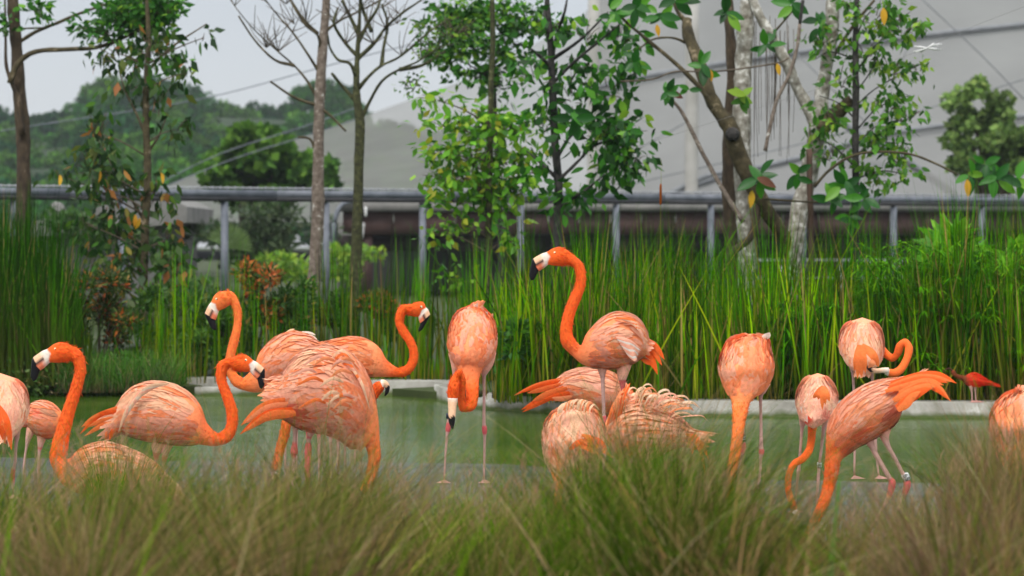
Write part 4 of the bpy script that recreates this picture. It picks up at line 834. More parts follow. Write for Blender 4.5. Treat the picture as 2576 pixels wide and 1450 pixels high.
    def down(s, E, tb, nc, base, m_head, n=1500):
        "short soft down over breast, neck and head"
        C, A, Wd = E[:, :3], E[:, 3:6], E[:, 6]; k_ = len(C); hi = 1 - (2.1 / m_head if m_head else 0)
        t = RNG.uniform(max(0, tb * .6), hi, n); a = RNG.uniform(0, 2 * np.pi, n); T = np.gradient(C, axis=0); T /= np.linalg.norm(T, axis=1)[:, None] + 1e-9
        i = t * (k_ - 1); q = np.minimum(i.astype(int), k_ - 2); f = (i - q)[:, None]
        c = C[q] * (1 - f) + C[q + 1] * f; h = A[q] * (1 - f) + A[q + 1] * f; w = Wd[q] * (1 - f[:, 0]) + Wd[q + 1] * f[:, 0]
        nr = np.cos(a)[:, None] * h + np.sin(a)[:, None] * np.array([0, 1, 0]) * w[:, None]; p = c + nr * .99; nr = nr / (np.linalg.norm(nr, axis=1)[:, None] + 1e-9)
        d = -T[q] + nr * RNG.uniform(.12, .38, (n, 1)) + RNG.normal(0, .22, (n, 3)); L = RNG.uniform(.010, .024, (n, 1)); sd = np.cross(nr, T[q]); sd /= np.linalg.norm(sd, axis=1)[:, None] + 1e-9
        V = np.stack([p, p + d * L * .5 + sd * .0032, p + d * L, p + d * L * .5 - sd * .0032], 1).reshape(-1, 3)
        kk = np.clip((t - tb * .72) / (tb * .45 + 1e-6), 0, 1)[:, None]; col = (np.array(base) * (1 - kk) + np.array(nc) * kk) * RNG.uniform(.85, 1.12, (n, 1)); col[:, 1] *= RNG.uniform(.85, 1.5, n)
        s.post.append(('down', V, np.arange(n * 4).reshape(-1, 4), np.clip(np.repeat(col, 4, 0), 0, .95), M_feather))
    def tubepart(s, pts, col, c=None, w=1.0):
        st = s.stations([], pts, 1, c)
        for q in st: q[6] *= w
        s.loft(st, 4, 12, lambda t, a, V: np.broadcast_to(np.array(col), V.shape) if not callable(col) else col(t, a, V))
    def affine(s, head):
        (ex, ey), (bx, by), hs, flip = head[:4]; c = head[4] if len(head) > 4 else s.c
        gx, gy = np.array([398., 108.]), np.array([207., 170.]); g = gy - gx; gl = np.linalg.norm(g); gd = g / gl; gn = np.array([-gd[1], gd[0]])
        t = np.array([bx - ex, by - ey], float); tl = np.linalg.norm(t); td = t / tl; tn = np.array([-td[1], td[0]]) * (-1 if flip else 1)
        k = CR_[c][2] / 2.197
        return lambda p: tuple(np.array([ex, ey]) + td * (np.dot(np.array(p) - gx, gd) * tl / gl) + tn * (np.dot(np.array(p) - gx, gn) * hs * k)), c
    def head_st(s, head):
        f, c = s.affine(head); d = head[5] if len(head) > 5 else 0; st = []
        for a, b, w in HEAD:
            A = s.pt(*f(a), d, c); B = s.pt(*f(b), d, c); st.append(np.concatenate([(A + B) / 2, (A - B) / 2, [np.linalg.norm(A - B) / 2 * w]]))
        hp = None
        return st
    def leg(s, pts, footx, c=None, kneec=(.60, .10, .11), web=True, thick=1.0):
        c = c or s.c; k = s.px(c)
        P3 = [s.pt(q[0], q[1], q[3] if len(q) > 3 else 0, c) for q in pts]; R = [q[2] * k * thick for q in pts]
        d = pts[-1][3] if len(pts[-1]) > 3 else 0
        ft = s.pt(footx, 0, d, c); ft[2] = s.zf + .012; P3.append(ft); R.append(.006)
        V, F = tube_geo(P3, R, 8, 0, 4); npt = len(P3); n_r = (npt - 1) * 4 + 1
        t = np.append(np.repeat(np.linspace(0, 1, n_r), 8), [0, 1]); r_ = np.append(np.repeat(np.array(catmull(np.array(R)[:, None], 4))[:, 0], 8), [R[0], R[-1]])
        z = V[:, 2]; col = np.tile(np.array([.52, .31, .27]), (len(V), 1))
        big = np.clip((r_ - .012) / .02, 0, 1)[:, None] * (t < .35)[:, None]; col = col * (1 - big) + np.array(PNK) * .95 * big
        kn = ((r_ > .0122) & (t > .35))[:, None]; col = np.where(kn, np.array(kneec), col)
        for f in F: s.F.append(f + s.n)
        s.V.append(V); s.C.append(col); s.n += len(V)
        if web:
            a0 = random.uniform(-.5, .5); p = [ft + np.array([0, 0, .008])]
            for a in (-.6, 0, .6): p.append(ft + np.array([math.sin(a0 + a) * .08, -math.cos(a0 + a) * .08, -.008]))
            s.V.append(np.array(p)); s.F.append(np.array([[0, 1, 2], [0, 2, 3]]) + s.n); s.C.append(np.tile(np.array([.5, .25, .22]), (4, 1))); s.n += 4
    def plumage(s, n, L=(.05, .10), wd=(.016, .028), pal=None, w=None, lift=.010, t0=.02, t1=.93, curl=.0, topcream=.5, neckfade=True, extra=None):
        C, A, Wd = s.rings; m = len(C); pal = np.array(pal or [SAL, PNK, OR2, CRM], float); w = np.array(w or [3, 4, 2, 1.5], float); w /= w.sum()
        T = np.gradient(C, axis=0); seglen = np.linalg.norm(T, axis=1).mean() + 1e-6
        def surf(t, a):
            i = np.clip(t, 0, 1) * (m - 1); k = np.minimum(i.astype(int), m - 2); f = (i - k)[:, None]
            c = C[k] * (1 - f) + C[k + 1] * f; h = A[k] * (1 - f) + A[k + 1] * f; wv = Wd[k] * (1 - f[:, 0]) + Wd[k + 1] * f[:, 0]
            nr = np.cos(a)[:, None] * h + np.sin(a)[:, None] * np.array([0, 1, 0]) * wv[:, None]
            over = np.minimum(t, 0)[:, None] * (m - 1); return c + nr + over * T[0][None], nr / (np.linalg.norm(nr, axis=1)[:, None] + 1e-9)
        t = RNG.uniform(t0, t1, n) ; a = RNG.uniform(0, 2 * np.pi, n)
        t = np.sort(t)[::-1]; Ls = RNG.uniform(*L, n); ws = RNG.uniform(*wd, n) * .62
        ns = 5; Vs = []; jit = RNG.normal(0, .25, n)
        sh = [.5, 1, 1, .75, .08]
        for j in range(ns):
            q = j / (ns - 1); tt = t - q * Ls / (seglen * (m - 1)); aa = a + jit * q * .5
            p, nr = surf(tt, aa); lf = lift * (.10 + .55 * q) * RNG.uniform(.4, 1.4, n) if j else np.full(n, .001)
            p = p + nr * lf[:, None] + np.array([0, 0, 1]) * (curl * q ** 2 * Ls)[:, None]
            tan = np.cross(nr, T[np.clip((tt * (m - 1)).astype(int), 0, m - 1)]); tan /= np.linalg.norm(tan, axis=1)[:, None] + 1e-9
            Vs += [p - tan * (ws * sh[j])[:, None], p + tan * (ws * sh[j])[:, None]]
        V = np.stack(Vs, 1).reshape(-1, 3); i = np.arange(n)[:, None] * ns * 2 + np.arange(ns - 1)[None] * 2
        F = np.stack([i, i + 1, i + 3, i + 2], -1).reshape(-1, 4)
        # patches of like colour: choose palette by smooth noise over the surface
        ph = RNG.uniform(0, 6.28, 3); fld = .5 + .25 * np.sin(a * 2 + t * 7 + ph[0]) + .25 * np.sin(a * 3 - t * 11 + ph[1]) + RNG.normal(0, .11, n)
        cum = np.cumsum(w); idx = np.minimum(np.searchsorted(cum, np.clip(fld, 0, .999)), len(pal) - 1); col = pal[idx]
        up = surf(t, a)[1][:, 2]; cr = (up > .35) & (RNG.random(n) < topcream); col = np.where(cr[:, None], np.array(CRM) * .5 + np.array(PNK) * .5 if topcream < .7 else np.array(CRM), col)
        if neckfade: k = np.clip((t - .72) / .25, 0, 1)[:, None]; col = col * (1 - k) + np.array(OR2) * k
        for (x, y, r, cc) in s.spots:
            p = s.pt(x, y); base = V.reshape(n, -1, 3)[:, 2]; dd = np.linalg.norm((base - p)[:, [0, 2]], axis=1); q = np.clip(1.5 - 1.5 * dd / (r * s.px()), 0, 1)[:, None]; col = col * (1 - q) + np.array(cc) * q
        mean = (pal * w[:, None]).sum(0); col = col * .62 + mean * .38; col = col * RNG.uniform(.92, 1.06, (n, 1)); cc = np.repeat(col, ns * 2, 0); g = np.tile(np.repeat([.9, 1, 1, 1.02, 1.08], 2), n)[:, None]
        s.post.append(('plumage', V, F, np.clip(cc * g, 0, .92), M_feather))
    def quill(s, pts, width, col, c=None, name='tail_feather', d=0.0, tilt=.35):
        "one long feather as a curved, slightly domed vane"
        P3 = catmull(np.array([s.pt(q[0], q[1], (q[2] if len(q) > 2 else 0) + d, c) for q in pts]), 5); n = len(P3); t = np.linspace(0, 1, n)
        T = np.gradient(P3, axis=0); T /= np.linalg.norm(T, axis=1)[:, None]; side = np.cross(T, [0, 1, 0]); side /= np.linalg.norm(side, axis=1)[:, None] + 1e-9
        side = side + np.array([0, tilt, 0]); w = (width * s.px(c)) * .5 * np.sin(np.pi * np.clip(t * .93 + .09, 0, 1)) ** .6; w[-1] = .0008
        dome = np.array([0, -1, 0]) * w[:, None] * .35
        V = np.stack([P3 - side * w[:, None], P3 + dome, P3 + side * w[:, None]], 1).reshape(-1, 3)
        i = np.arange(n - 1) * 3; F = np.concatenate([np.stack([i, i + 1, i + 4, i + 3], 1), np.stack([i + 1, i + 2, i + 5, i + 4], 1)])
        cc = np.repeat(np.array(col) * (.93 + .1 * t[:, None]), 3, 0); s.post.append((name, V, F, np.clip(cc, 0, .9), M_feather))
    def finish(s, bill=None):
        V = np.concatenate(s.V); b = V.mean(0); root = empty(s.name, (b[0], b[1], s.zf)); off = np.array(root.location)
        F3 = [f for f in s.F if f.shape[1] == 3]; F4 = [f for f in s.F if f.shape[1] == 4]
        mesh_np('body', V - off, [np.concatenate(F3), np.concatenate(F4)], M_bird, np.concatenate(s.C), True, root)
        for nm, V, F, c, mt in s.post:
            o = mesh_np(nm, V - off, F, mt, c, nm not in ('plumage', 'down'), root)
            if nm in ('plumage', 'down'): tag(o, kind='stuff')
        if getattr(s, 'headst', None) is not None:
            f, c = s.affine(s.headst); d = s.headst[5] if len(s.headst) > 5 else 0; st = []
            for a, bb, w in BILL:
                A = s.pt(*f(a), d, c); B = s.pt(*f(bb), d, c); st.append(np.concatenate([(A + B) / 2, (A - B) / 2 * 1.02, [np.linalg.norm(A - B) / 2 * w * 1.05]]))
            t = Bird(s.c, s.Y, ''); 
            def colf(t_, a, V):
                upper = (np.cos(a) > -.1)[:, None]; k = t_[:, None]
                kk = np.clip((k - .04) / .2, 0, 1); c_ = np.array(WHT) * (1 - kk) + kk * np.where(upper, np.array((.84, .50, .30)), np.array((.88, .24, .12)))
                c_ = np.where((k > .12) & (k < .5) & (np.abs(np.cos(a) + .12) < .16)[:, None], np.array((.05, .03, .03)), c_)
                return np.where(k > (.44 if True else 0) + .06 * np.sin(a)[:, None] * 0 - np.where(upper, 0.0, -.06), np.array(BLK), c_)
            t.loft(st, 5, 16, colf)
            t_V = np.concatenate(t.V); F3 = [x for x in t.F if x.shape[1] == 3]; F4 = [x for x in t.F if x.shape[1] == 4]
            mesh_np('bill', t_V - off, [np.concatenate(F3), np.concatenate(F4)], M_bill, np.concatenate(t.C), True, root)
            hw = np.linalg.norm(s.pt(*f((430, 59)), d, c) - s.pt(*f((420, 213)), d, c)) / 2 * .62
            for sg in (-1, 1):
                e = s.pt(*f((398, 108)), d, c) + np.array([0, sg * hw * .88, 0]); k = 15 * s.px(c)
                m = MB(); m.tube([e + np.array([0, -sg * .006, 0]), e, e + np.array([0, sg * k * .45, 0])], [k * 1.0, k, k * .35], 12); m.build('eye', M_eye, root, True)
                m = MB(); m.tube([e + np.array([0, sg * k * .3, 0]), e + np.array([0, sg * k * .58, 0])], [k * .4, k * .3], 8); m.build('pupil', M_pupil, root, True)
        if bill:
            pts, c = bill[0], bill[1]; t = Bird(s.c, s.Y, ''); t.zf = 0
            st = t.stations([], pts, 1, c); t.Y = s.Y
            nb = bill[2]
            t.loft(st, 4, 12, lambda t_, a, V: np.where(t_[:, None] > nb[1] + .05 * np.cos(a * 3)[:, None], np.array(BLK), np.array(WHT) * (1 - np.clip(t_ / nb[0], 0, 1)[:, None]) + np.array((.84, .52, .32)) * np.clip(t_ / nb[0], 0, 1)[:, None]))
            F3 = [x for x in t.F if x.shape[1] == 3]; F4 = [x for x in t.F if x.shape[1] == 4]
            mesh_np('bill', np.concatenate(t.V) - off, [np.concatenate(F3), np.concatenate(F4)], M_bill, np.concatenate(t.C), True, root)
        tag(root, s.label, s.cat, s.group); s.root = root; return root
    def band(s, x, y, r, h, mat, text=None, c=None, d=0, tilt=0):
        p = s.pt(x, y, d, c); k = s.px(c); ax = Vector((math.sin(tilt), 0, math.cos(tilt))) * h * k / 2; m = MB()
        m.tube([Vector(p) - ax, Vector(p) + ax], [r * k, r * k], 12, res=1); o = m.build('leg_band', mat, s.root, True)
        if text:
            cv = bpy.data.curves.new('lettering', 'FONT'); cv.body = text; cv.size = r * k * 2.0; cv.align_x = 'CENTER'; cv.align_y = 'CENTER'; cv.extrude = .0003
            t = bpy.data.objects.new('lettering', cv); COL.objects.link(t); t.rotation_euler = (math.radians(90), math.radians(90) + tilt, 0); t.location = (p[0], p[1] - r * k - .0012, p[2]); dg = bpy.context.evaluated_depsgraph_get()
            me = bpy.data.meshes.new_from_object(t.evaluated_get(dg)); mw = t.matrix_basis.copy(); bpy.data.objects.remove(t); me.materials.clear(); me.materials.append(M_pupil if mat is M_bandw else M_bandw)
            t = bpy.data.objects.new('lettering', me); COL.objects.link(t); t.parent = o; t.matrix_parent_inverse = Matrix.Translation(s.root.location).inverted(); t.matrix_basis = mw

# tall alert bird in the centre
b = Bird('D', 17.0, 'tallest flamingo, neck raised in an S above all others, facing left', zf=-.03)
b.body([((1178, 830), (1130, 965)), ((1150, 740), (1060, 1010)), ((1080, 640), (980, 1040)), ((960, 594), (880, 1062)), ((850, 605), (790, 1062)), ((740, 680), (700, 1052)), ((655, 775), (618, 1022)), ((612, 868), (540, 955))],
       [(505, 835, 58), (490, 745, 50), (512, 620, 47), (556, 500, 46), (600, 395, 43), (612, 300, 41), (586, 205, 42)], .68, OR, head=((398, 108), (207, 170), 1.0, False))
b.leg([(785, 1010, 55), (788, 1090, 32), (791, 1150, 17), (797, 1300, 15), (800, 1440, 15), (802, 1500, 20)], 800)
b.leg([(970, 1000, 70), (955, 1110, 45), (955, 1180, 25), (962, 1300, 15), (966, 1500, 20)], 970)
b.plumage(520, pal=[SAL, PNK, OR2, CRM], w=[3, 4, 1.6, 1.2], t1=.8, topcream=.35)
for q in (([(1150, 820), (1230, 880), (1300, 985)], 50), ([(1150, 850), (1220, 930), (1280, 1035)], 44), ([(1130, 880), (1190, 960), (1243, 1110)], 55), ([(1110, 900), (1160, 960), (1235, 1085)], 50), ([(1090, 930), (1140, 985), (1190, 1030)], 55)): b.quill(q[0], q[1], OR)
for k in range(9): b.quill([(900 + k * 14, 640 + k * 4, -.12), (1040 + k * 8, 660 + k * 12, -.13), (1110 + k * 3, 740 + k * 16, -.1)], 22, (OR2, CRM, PNK)[k % 3], name='wing_feather')
for k in range(9): b.quill([(900 + k * 12, 800 + k * 18, -.13), (1000 + k * 8, 830 + k * 20, -.14), (1110 - k * 6, 900 + k * 12, -.1)], 30, (PNK, WHT, PNK)[k % 3], name='wing_feather')
b.finish()
# front facing bird
b = Bird('C', 16.6, 'front facing flamingo with its neck looped down and bill pointing at its leg')
b.body([((1165, 105), (1235, 100), 1.2, .2), ((1050, 150), (1290, 155), 1.2, .18), ((1000, 240), (1345, 235), 1.2, .12), ((975, 330), (1362, 330), 1.1, .06), ((970, 440), (1362, 430), 1.0, 0), ((1000, 530), (1330, 530), 1.0, -.04), ((1035, 610), (1262, 610), 1, -.06), ((1062, 690), (1228, 690), .9, -.1)],
       [(1165, 770, 55, -.16), (1165, 860, 50, -.2), (1148, 925, 47, -.22), (1100, 938, 42, -.24), (1077, 880, 30, -.26), (1083, 790, 26, -.28), (1084, 710, 26, -.3), (1062, 655, 27, -.32), (1030, 700, 33, -.33), (1012, 780, 46, -.34), (1006, 840, 44, -.34), (1005, 868, 40, -.34)], .9, OR)
b.leg([(1296, 480, 70), (1282, 580, 58), (1265, 660, 26), (1264, 710, 13), (1264, 900, 12), (1263, 1060, 14), (1268, 1125, 22), (1269, 1190, 12), (1267, 1300, 10)], 1262)
b.leg([(1030, 490, 62), (1036, 600, 44), (1020, 720, 15), (1000, 900, 12), (975, 1030, 13), (968, 1110, 22), (960, 1165, 13), (948, 1300, 9)], 935)
b.plumage(620, L=(.04, .075), pal=[SAL, OR2, PNK, SAL], w=[3, 2.5, 4, 1], t0=.0, t1=.85, lift=.014, topcream=.2)
for k, (x, y) in enumerate(((1160, 85), (1200, 80), (1240, 95), (1110, 110), (1280, 150), (1325, 165))): b.quill([(x, 200, .1), (x - 4, y + 40, .14), (x + 12, y, .1)], 34, (PNK, WHT, CRM)[k % 3], name='wing_feather')
b.finish(([(1005, 862, 42, -.34), (1003, 900, 37, -.35), (1001, 960, 32, -.36), (999, 1010, 29, -.37), (998, 1060, 25, -.37), (1005, 1120, 7, -.37)], 'C', (.2, .62)))
b.band(966, 1010, 16, 45, M_bandb)
# neck straight down
b = Bird('F', 14.6, 'front facing flamingo with neck hanging straight down, a white feather tip on its back')
b.body([((330, 172), (430, 168), 1.0, .22), ((240, 195), (505, 185), 1.0, .2), ((185, 235), (540, 228), 1.1, .16), ((142, 330), (560, 325), 1.05, .1), ((120, 440), (575, 420), 1.0, .03), ((150, 545), (548, 535), .95, 0), ((192, 640), (470, 640), .9, -.05), ((228, 715), (385, 720), .9, -.1)],
       [(296, 790, 64, -.15), (286, 900, 51, -.2), (270, 1050, 44, -.25), (250, 1180, 42, -.28), (228, 1290, 38, -.3), (208, 1400, 34, -.32), (198, 1480, 34, -.33), (190, 1540, 42, -.33)], .9, OR2)
b.leg([(490, 560, 60), (475, 630, 36), (466, 690, 15), (470, 900, 12), (471, 1080, 17), (474, 1130, 23), (468, 1190, 13), (460, 1320, 11)], 420)
b.leg([(380, 620, 45), (340, 760, 16), (325, 900, 13), (322, 1030, 15), (322, 1090, 25), (305, 1180, 13), (280, 1320, 10)], 262)
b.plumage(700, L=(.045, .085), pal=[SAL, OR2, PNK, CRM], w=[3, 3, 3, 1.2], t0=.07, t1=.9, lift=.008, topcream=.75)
b.quill([(470, 200, .15), (520, 175, .12), (542, 148, .1)], 50, WHT, name='wing_feather')
b.finish(([(190, 1575, 34, -.33), (192, 1620, 26, -.34), (200, 1655, 10, -.35)], 'F', (.3, .6)))
b.band(324, 1015, 19, 60, M_bandb, '03')
# rear view preening
b = Bird('F', 16.9, 'flamingo seen from behind, preening with its neck looped out to the right', zf=0)
b.body([((1245, 455), (1370, 455), 1, -.12), ((1195, 410), (1425, 410), 1, -.1), ((1150, 340), (1462, 360), 1, -.05), ((1118, 270), (1480, 290), 1, 0), ((1118, 190), (1476, 200), 1, .05), ((1150, 110), (1450, 115), 1, .1), ((1215, 52), (1390, 52), 1, .15)], None, 1, SAL, (PNK, PNK, SAL))
b.headst = None
b.tubepart([(985, 290, 22, .1), (1020, 330, 20, .05), (1055, 352, 20, 0), (1080, 330, 19, -.03), (1095, 290, 20, -.05), (1118, 275, 21, -.06), (1138, 300, 20, -.08), (1130, 350, 19, -.1), (1105, 400, 20, -.12), (1075, 425, 21, -.14), (1045, 427, 19, -.15), (1022, 420, 16, -.16)], lambda t, a, V: np.where(t[:, None] > .95, np.array(WHT), np.array(OR2) * .4 + np.array(OR) * .6), 'K')
b.leg([(1215, 370, 50), (1222, 440, 22), (1230, 520, 12), (1238, 700, 11), (1244, 900, 12), (1244, 1000, 11)], 1238)
b.leg([(1385, 400, 40), (1385, 480, 14), (1390, 600, 11), (1400, 900, 12), (1408, 1000, 16), (1420, 1150, 10)], 1440)
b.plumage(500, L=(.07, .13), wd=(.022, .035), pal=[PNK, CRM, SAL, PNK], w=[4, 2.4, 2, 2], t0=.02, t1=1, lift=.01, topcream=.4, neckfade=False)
for x, y, w in ((1240, 460, 50), (1265, 530, 55), (1300, 515, 55), (1330, 480, 50), (1290, 500, 60)): b.quill([(1290 + (x - 1290) * .3, 250, -.28), (1290 + (x - 1290) * .7, 360, -.34), (x, y, -.33)], w, OR2)
b.quill([(1300, 250, -.25), (1390, 330, -.32), (1440, 430, -.3)], 70, OR2); b.quill([(1420, 360, -.28), (1390, 400, -.34), (1350, 440, -.32)], 50, SAL)
b.finish(([(1035, 415, 15, -.17), (1005, 414, 13, -.19), (980, 417, 12, -.2), (955, 415, 13, -.21), (935, 402, 9, -.21), (925, 395, 3, -.2)], 'K', (.35, .62)))
# small one behind the big one
b = Bird('F', 14.8, 'smaller flamingo seen from behind, pale back, orange tail, neck curling down left')
b.spots = [(830, 850, 60, RED), (1040, 830, 70, RED)]
b.body([((850, 915), (960, 915), 1, -.1), ((800, 850), (1030, 850), 1, -.08), ((772, 780), (1075, 790), 1, -.03), ((757, 710), (1102, 710), 1, 0), ((772, 630), (1092, 635), 1, .04), ((810, 560), (1050, 560), 1, .08), ((870, 505), (1000, 503), 1, .12)], None, 1, SAL, (PNK, PNK, SAL))
b.headst = None
b.tubepart([(905, 860, 50, .1), (890, 950, 36, .05), (884, 1040, 32, 0), (862, 1125, 33, -.05), (810, 1190, 31, -.08), (745, 1228, 29, -.1), (705, 1300, 27, -.12), (692, 1390, 27, -.12), (700, 1470, 27, -.12), (725, 1550, 29, -.12), (745, 1600, 27, -.12)], OR)
b.leg([(820, 830, 40), (812, 900, 26), (806, 950, 14), (795, 1100, 12), (785, 1240, 13), (779, 1290, 17), (772, 1350, 12)], 745)
b.leg([(1000, 830, 40), (992, 910, 24), (984, 960, 15), (968, 1100, 12), (950, 1240, 12), (945, 1300, 14)], 925)
b.plumage(430, L=(.05, .10), wd=(.018, .03), pal=[PNK, CRM, WHT, PNK], w=[4, 2, 1, 2], t0=.3, t1=1, lift=.008, topcream=.6, neckfade=False)
for x, y in ((940, 700), (975, 785), (1000, 740), (1035, 715), (900, 690)): b.quill([(980, 590, -.2), (975 + (x - 975) * .6, 650, -.26), (x, y, -.26)], 46, OR2)
b.finish(([(752, 1620, 25, -.13), (765, 1650, 22, -.14), (790, 1680, 18, -.15), (815, 1695, 13, -.16), (840, 1705, 5, -.16)], 'F', (.35, .65)))
b.band(950, 1238, 19, 42, M_bandw, '182')
# big bending bird
b = Bird('G', 13.6, 'large striding flamingo bent forward, long orange plumes trailing up to the right')
b.spots = [(555, 600, 70, (.80, .08, .01)), (655, 550, 75, (.80, .08, .01)), (500, 640, 50, (.80, .09, .01)), (930, 370, 130, (.55, .04, .02)), (985, 300, 70, (.6, .05, .02)), (560, 500, 60, OR)]
b.body([((1120, 95), (1100, 230), .6), ((1010, 112), (1030, 330), .65), ((900, 122), (985, 440), .7), ((780, 152), (885, 520), .7), ((665, 212), (790, 575), .7), ((575, 290), (715, 612), .7), ((505, 390), (650, 655), .7), ((470, 500), (600, 695), .7), ((466, 610), (570, 735), .8)],
       [(505, 800, 52), (488, 900, 44), (458, 1000, 40, -.05), (425, 1080, 37, -.1), (392, 1150, 33, -.15), (355, 1230, 28, -.2), (325, 1310, 27, -.25), (305, 1370, 35, -.28)], .7, OR, (SAL, PNK, OR2))
b.leg([(780, 470, 80), (770, 540, 50), (800, 610, 24), (840, 690, 18), (930, 845, 18), (952, 885, 27), (928, 980, 20), (880, 1070, 11)], 775)
b.leg([(890, 440, 70), (895, 540, 36), (920, 610, 18), (970, 700, 14), (1040, 835, 15), (1062, 890, 27), (1038, 980, 18), (985, 1100, 11)], 930)
b.plumage(640, L=(.07, .14), wd=(.02, .032), pal=[SAL, PNK, OR2, PNK], w=[3, 4, 2, 2], t0=.12, t1=.9, lift=.007, topcream=.2)
for k, q in enumerate(([(940, 150), (1150, 95), (1300, 92), (1425, 152)], [(930, 170), (1130, 110), (1270, 110), (1395, 140)], [(920, 190), (1120, 130), (1250, 125), (1360, 148)], [(900, 210), (1100, 160), (1220, 135), (1330, 165)], [(1000, 220), (1180, 150), (1290, 180), (1382, 285)], [(990, 240), (1170, 165), (1280, 200), (1365, 270)], [(960, 280), (1080, 220), (1200, 180), (1270, 175)], [(980, 330), (1060, 280), (1150, 220), (1240, 185)], [(990, 350), (1050, 310), (1100, 250), (1160, 210)])):
    b.quill([(x, y, -.05 - .015 * k) for x, y in q], (52, 46, 44, 50, 46, 40, 66, 66, 60)[k], (OR, OR2, OR, OR2, OR2, OR, OR2, OR, OR2)[k])
b.finish(([(298, 1395, 28, -.3), (288, 1420, 22, -.31), (270, 1440, 10, -.32)], 'G', (.3, .6)))
b.band(1052, 840, 27, 52, M_bandw, '65', tilt=-.45)
# right edge
b = Bird('G', 14.4, 'flamingo cut off by the right edge of the view, head down in the grass')
b.body([((1860, 205), (2060, 205), 1, .15), ((1765, 250), (2140, 250), 1, .12), ((1700, 330), (2190, 340), 1, .08), ((1668, 450), (2210, 450), 1, 0), ((1690, 580), (2180, 590), .9, 0), ((1735, 700), (2090, 710), .9, -.04), ((1790, 800), (1990, 800), .9, -.08)],
       [(1880, 890, 52, -.1), (1876, 1000, 44, -.14), (1868, 1120, 40, -.18), (1860, 1200, 36, -.2), (1852, 1260, 36, -.2)], .9, OR2)
b.leg([(2060, 650, 60), (2050, 760, 22), (2045, 900, 13), (2045, 1000, 20), (2040, 1080, 12)], 2035); b.leg([(1880, 700, 60), (1990, 850, 18), (1985, 960, 22), (1980, 1080, 12)], 1970)
b.plumage(560, pal=[SAL, PNK, OR2, CRM], w=[4, 3, 2, 1], t0=0, t1=.9, topcream=.3)
b.finish(([(1848, 1290, 28, -.2), (1845, 1320, 20, -.2), (1850, 1345, 8, -.2)], 'G', (.3, .6)))
# scarlet ibis in the reeds
b = Bird('G', 23.45, 'small scarlet ibis standing at the foot of the reeds at far right', 'ibis', None, .085, 'ibis')
IB = (.80, .035, .012)
b.body([((1695, 152), (1692, 162)), ((1640, 118), (1632, 166)), ((1590, 84), (1590, 178)), ((1535, 74), (1545, 180)), ((1495, 92), (1500, 165))], [(1470, 112, 18), (1435, 102, 12), (1408, 84, 10), (1395, 60, 13)], .6, (.25, .05, .02), (IB, IB, IB))
b.headst = None; b.tubepart([(1390, 56, 9), (1370, 44, 5), (1345, 50, 4), (1322, 72, 2)], (.08, .03, .02)); b.leg([(1530, 170, 18), (1535, 205, 8), (1538, 240, 5)], 1538, kneec=(.5, .05, .04)); b.leg([(1560, 165, 16), (1562, 205, 7), (1564, 240, 5)], 1566, kneec=(.5, .05, .04))
b.plumage(120, L=(.04, .07), pal=[IB, (.85, .07, .02)], w=[2, 1], t1=.9, topcream=0, neckfade=False); b.finish()
# fluffy bird with plumes
b = Bird('E', 14.8, 'fluffed flamingo with long curling cream plumes above its back')
b.body([((1530, 610), (1450, 720)), ((1440, 520), (1320, 770)), ((1310, 420), (1190, 835)), ((1160, 350), (1085, 865)), ((1010, 340), (965, 865)), ((890, 410), (880, 810)), ((825, 510), (840, 730))], None, .75, SAL, (SAL, PNK, OR2))
b.headst = None
b.tubepart([(960, 700, 60), (1020, 840, 50), (1066, 930, 32), (1085, 1020, 28), (1092, 1120, 27), (1085, 1230, 27), (1080, 1290, 34)], OR2)
b.leg([(1100, 780, 60), (1120, 900, 20), (1125, 1050, 13), (1128, 1120, 20)], 1135); b.leg([(1000, 780, 60), (975, 900, 20), (965, 1050, 13), (962, 1120, 20)], 950)
FL = [CRM, SAL, PNK, OR2]
b.plumage(760, L=(.08, .15), wd=(.014, .024), pal=FL, w=[3, 3, 3, 2.2], t0=0, t1=1, lift=.022, topcream=.55, neckfade=False)
for k in range(60):
    g_ = random.random(); x0, y0 = 900 + g_ * 480 + random.uniform(-30, 30), 420 - 60 * math.sin(g_ * 3.1) + g_ * 40 + random.uniform(-10, 60); a = -1.5 + g_ * 1.15 + random.uniform(-.25, .25); L = random.uniform(110, 250); dx, dy = math.cos(a), math.sin(a); dd = random.uniform(-.16, .1)
    b.quill([(x0, y0, dd), (x0 + dx * L * .5, y0 + dy * L * .62, dd - .02), (x0 + dx * L * .95 + 20, y0 + dy * L * .72, dd), (x0 + dx * L + random.uniform(40, 80), y0 + dy * L * .5 + random.uniform(0, 50), dd + .04)], random.uniform(9, 19), [CRM, (.88, .64, .44), SAL, CRM, PNK][k % 5], name='plume', tilt=.8)
for k in range(12): b.quill([(830 + k * 10, 560 - k * 8, -.1), (870 + k * 8, 420 - k * 6, -.12), (930 + k * 8, 300 - k * 8 + random.uniform(-20, 20), -.08)], 24, (OR2, SAL, OR)[k % 3], name='plume')
for q in ([(1440, 620), (1590, 690), (1668, 850)], [(1450, 650), (1580, 730), (1640, 980)], [(1430, 680), (1520, 730), (1530, 800)], [(1470, 640), (1560, 660), (1640, 770)]): b.quill([(x, y, -.05) for x, y in q], 34, OR2)
b.finish(([(1080, 1310, 28), (1078, 1340, 20), (1082, 1370, 8)], 'E', (.3, .6)))
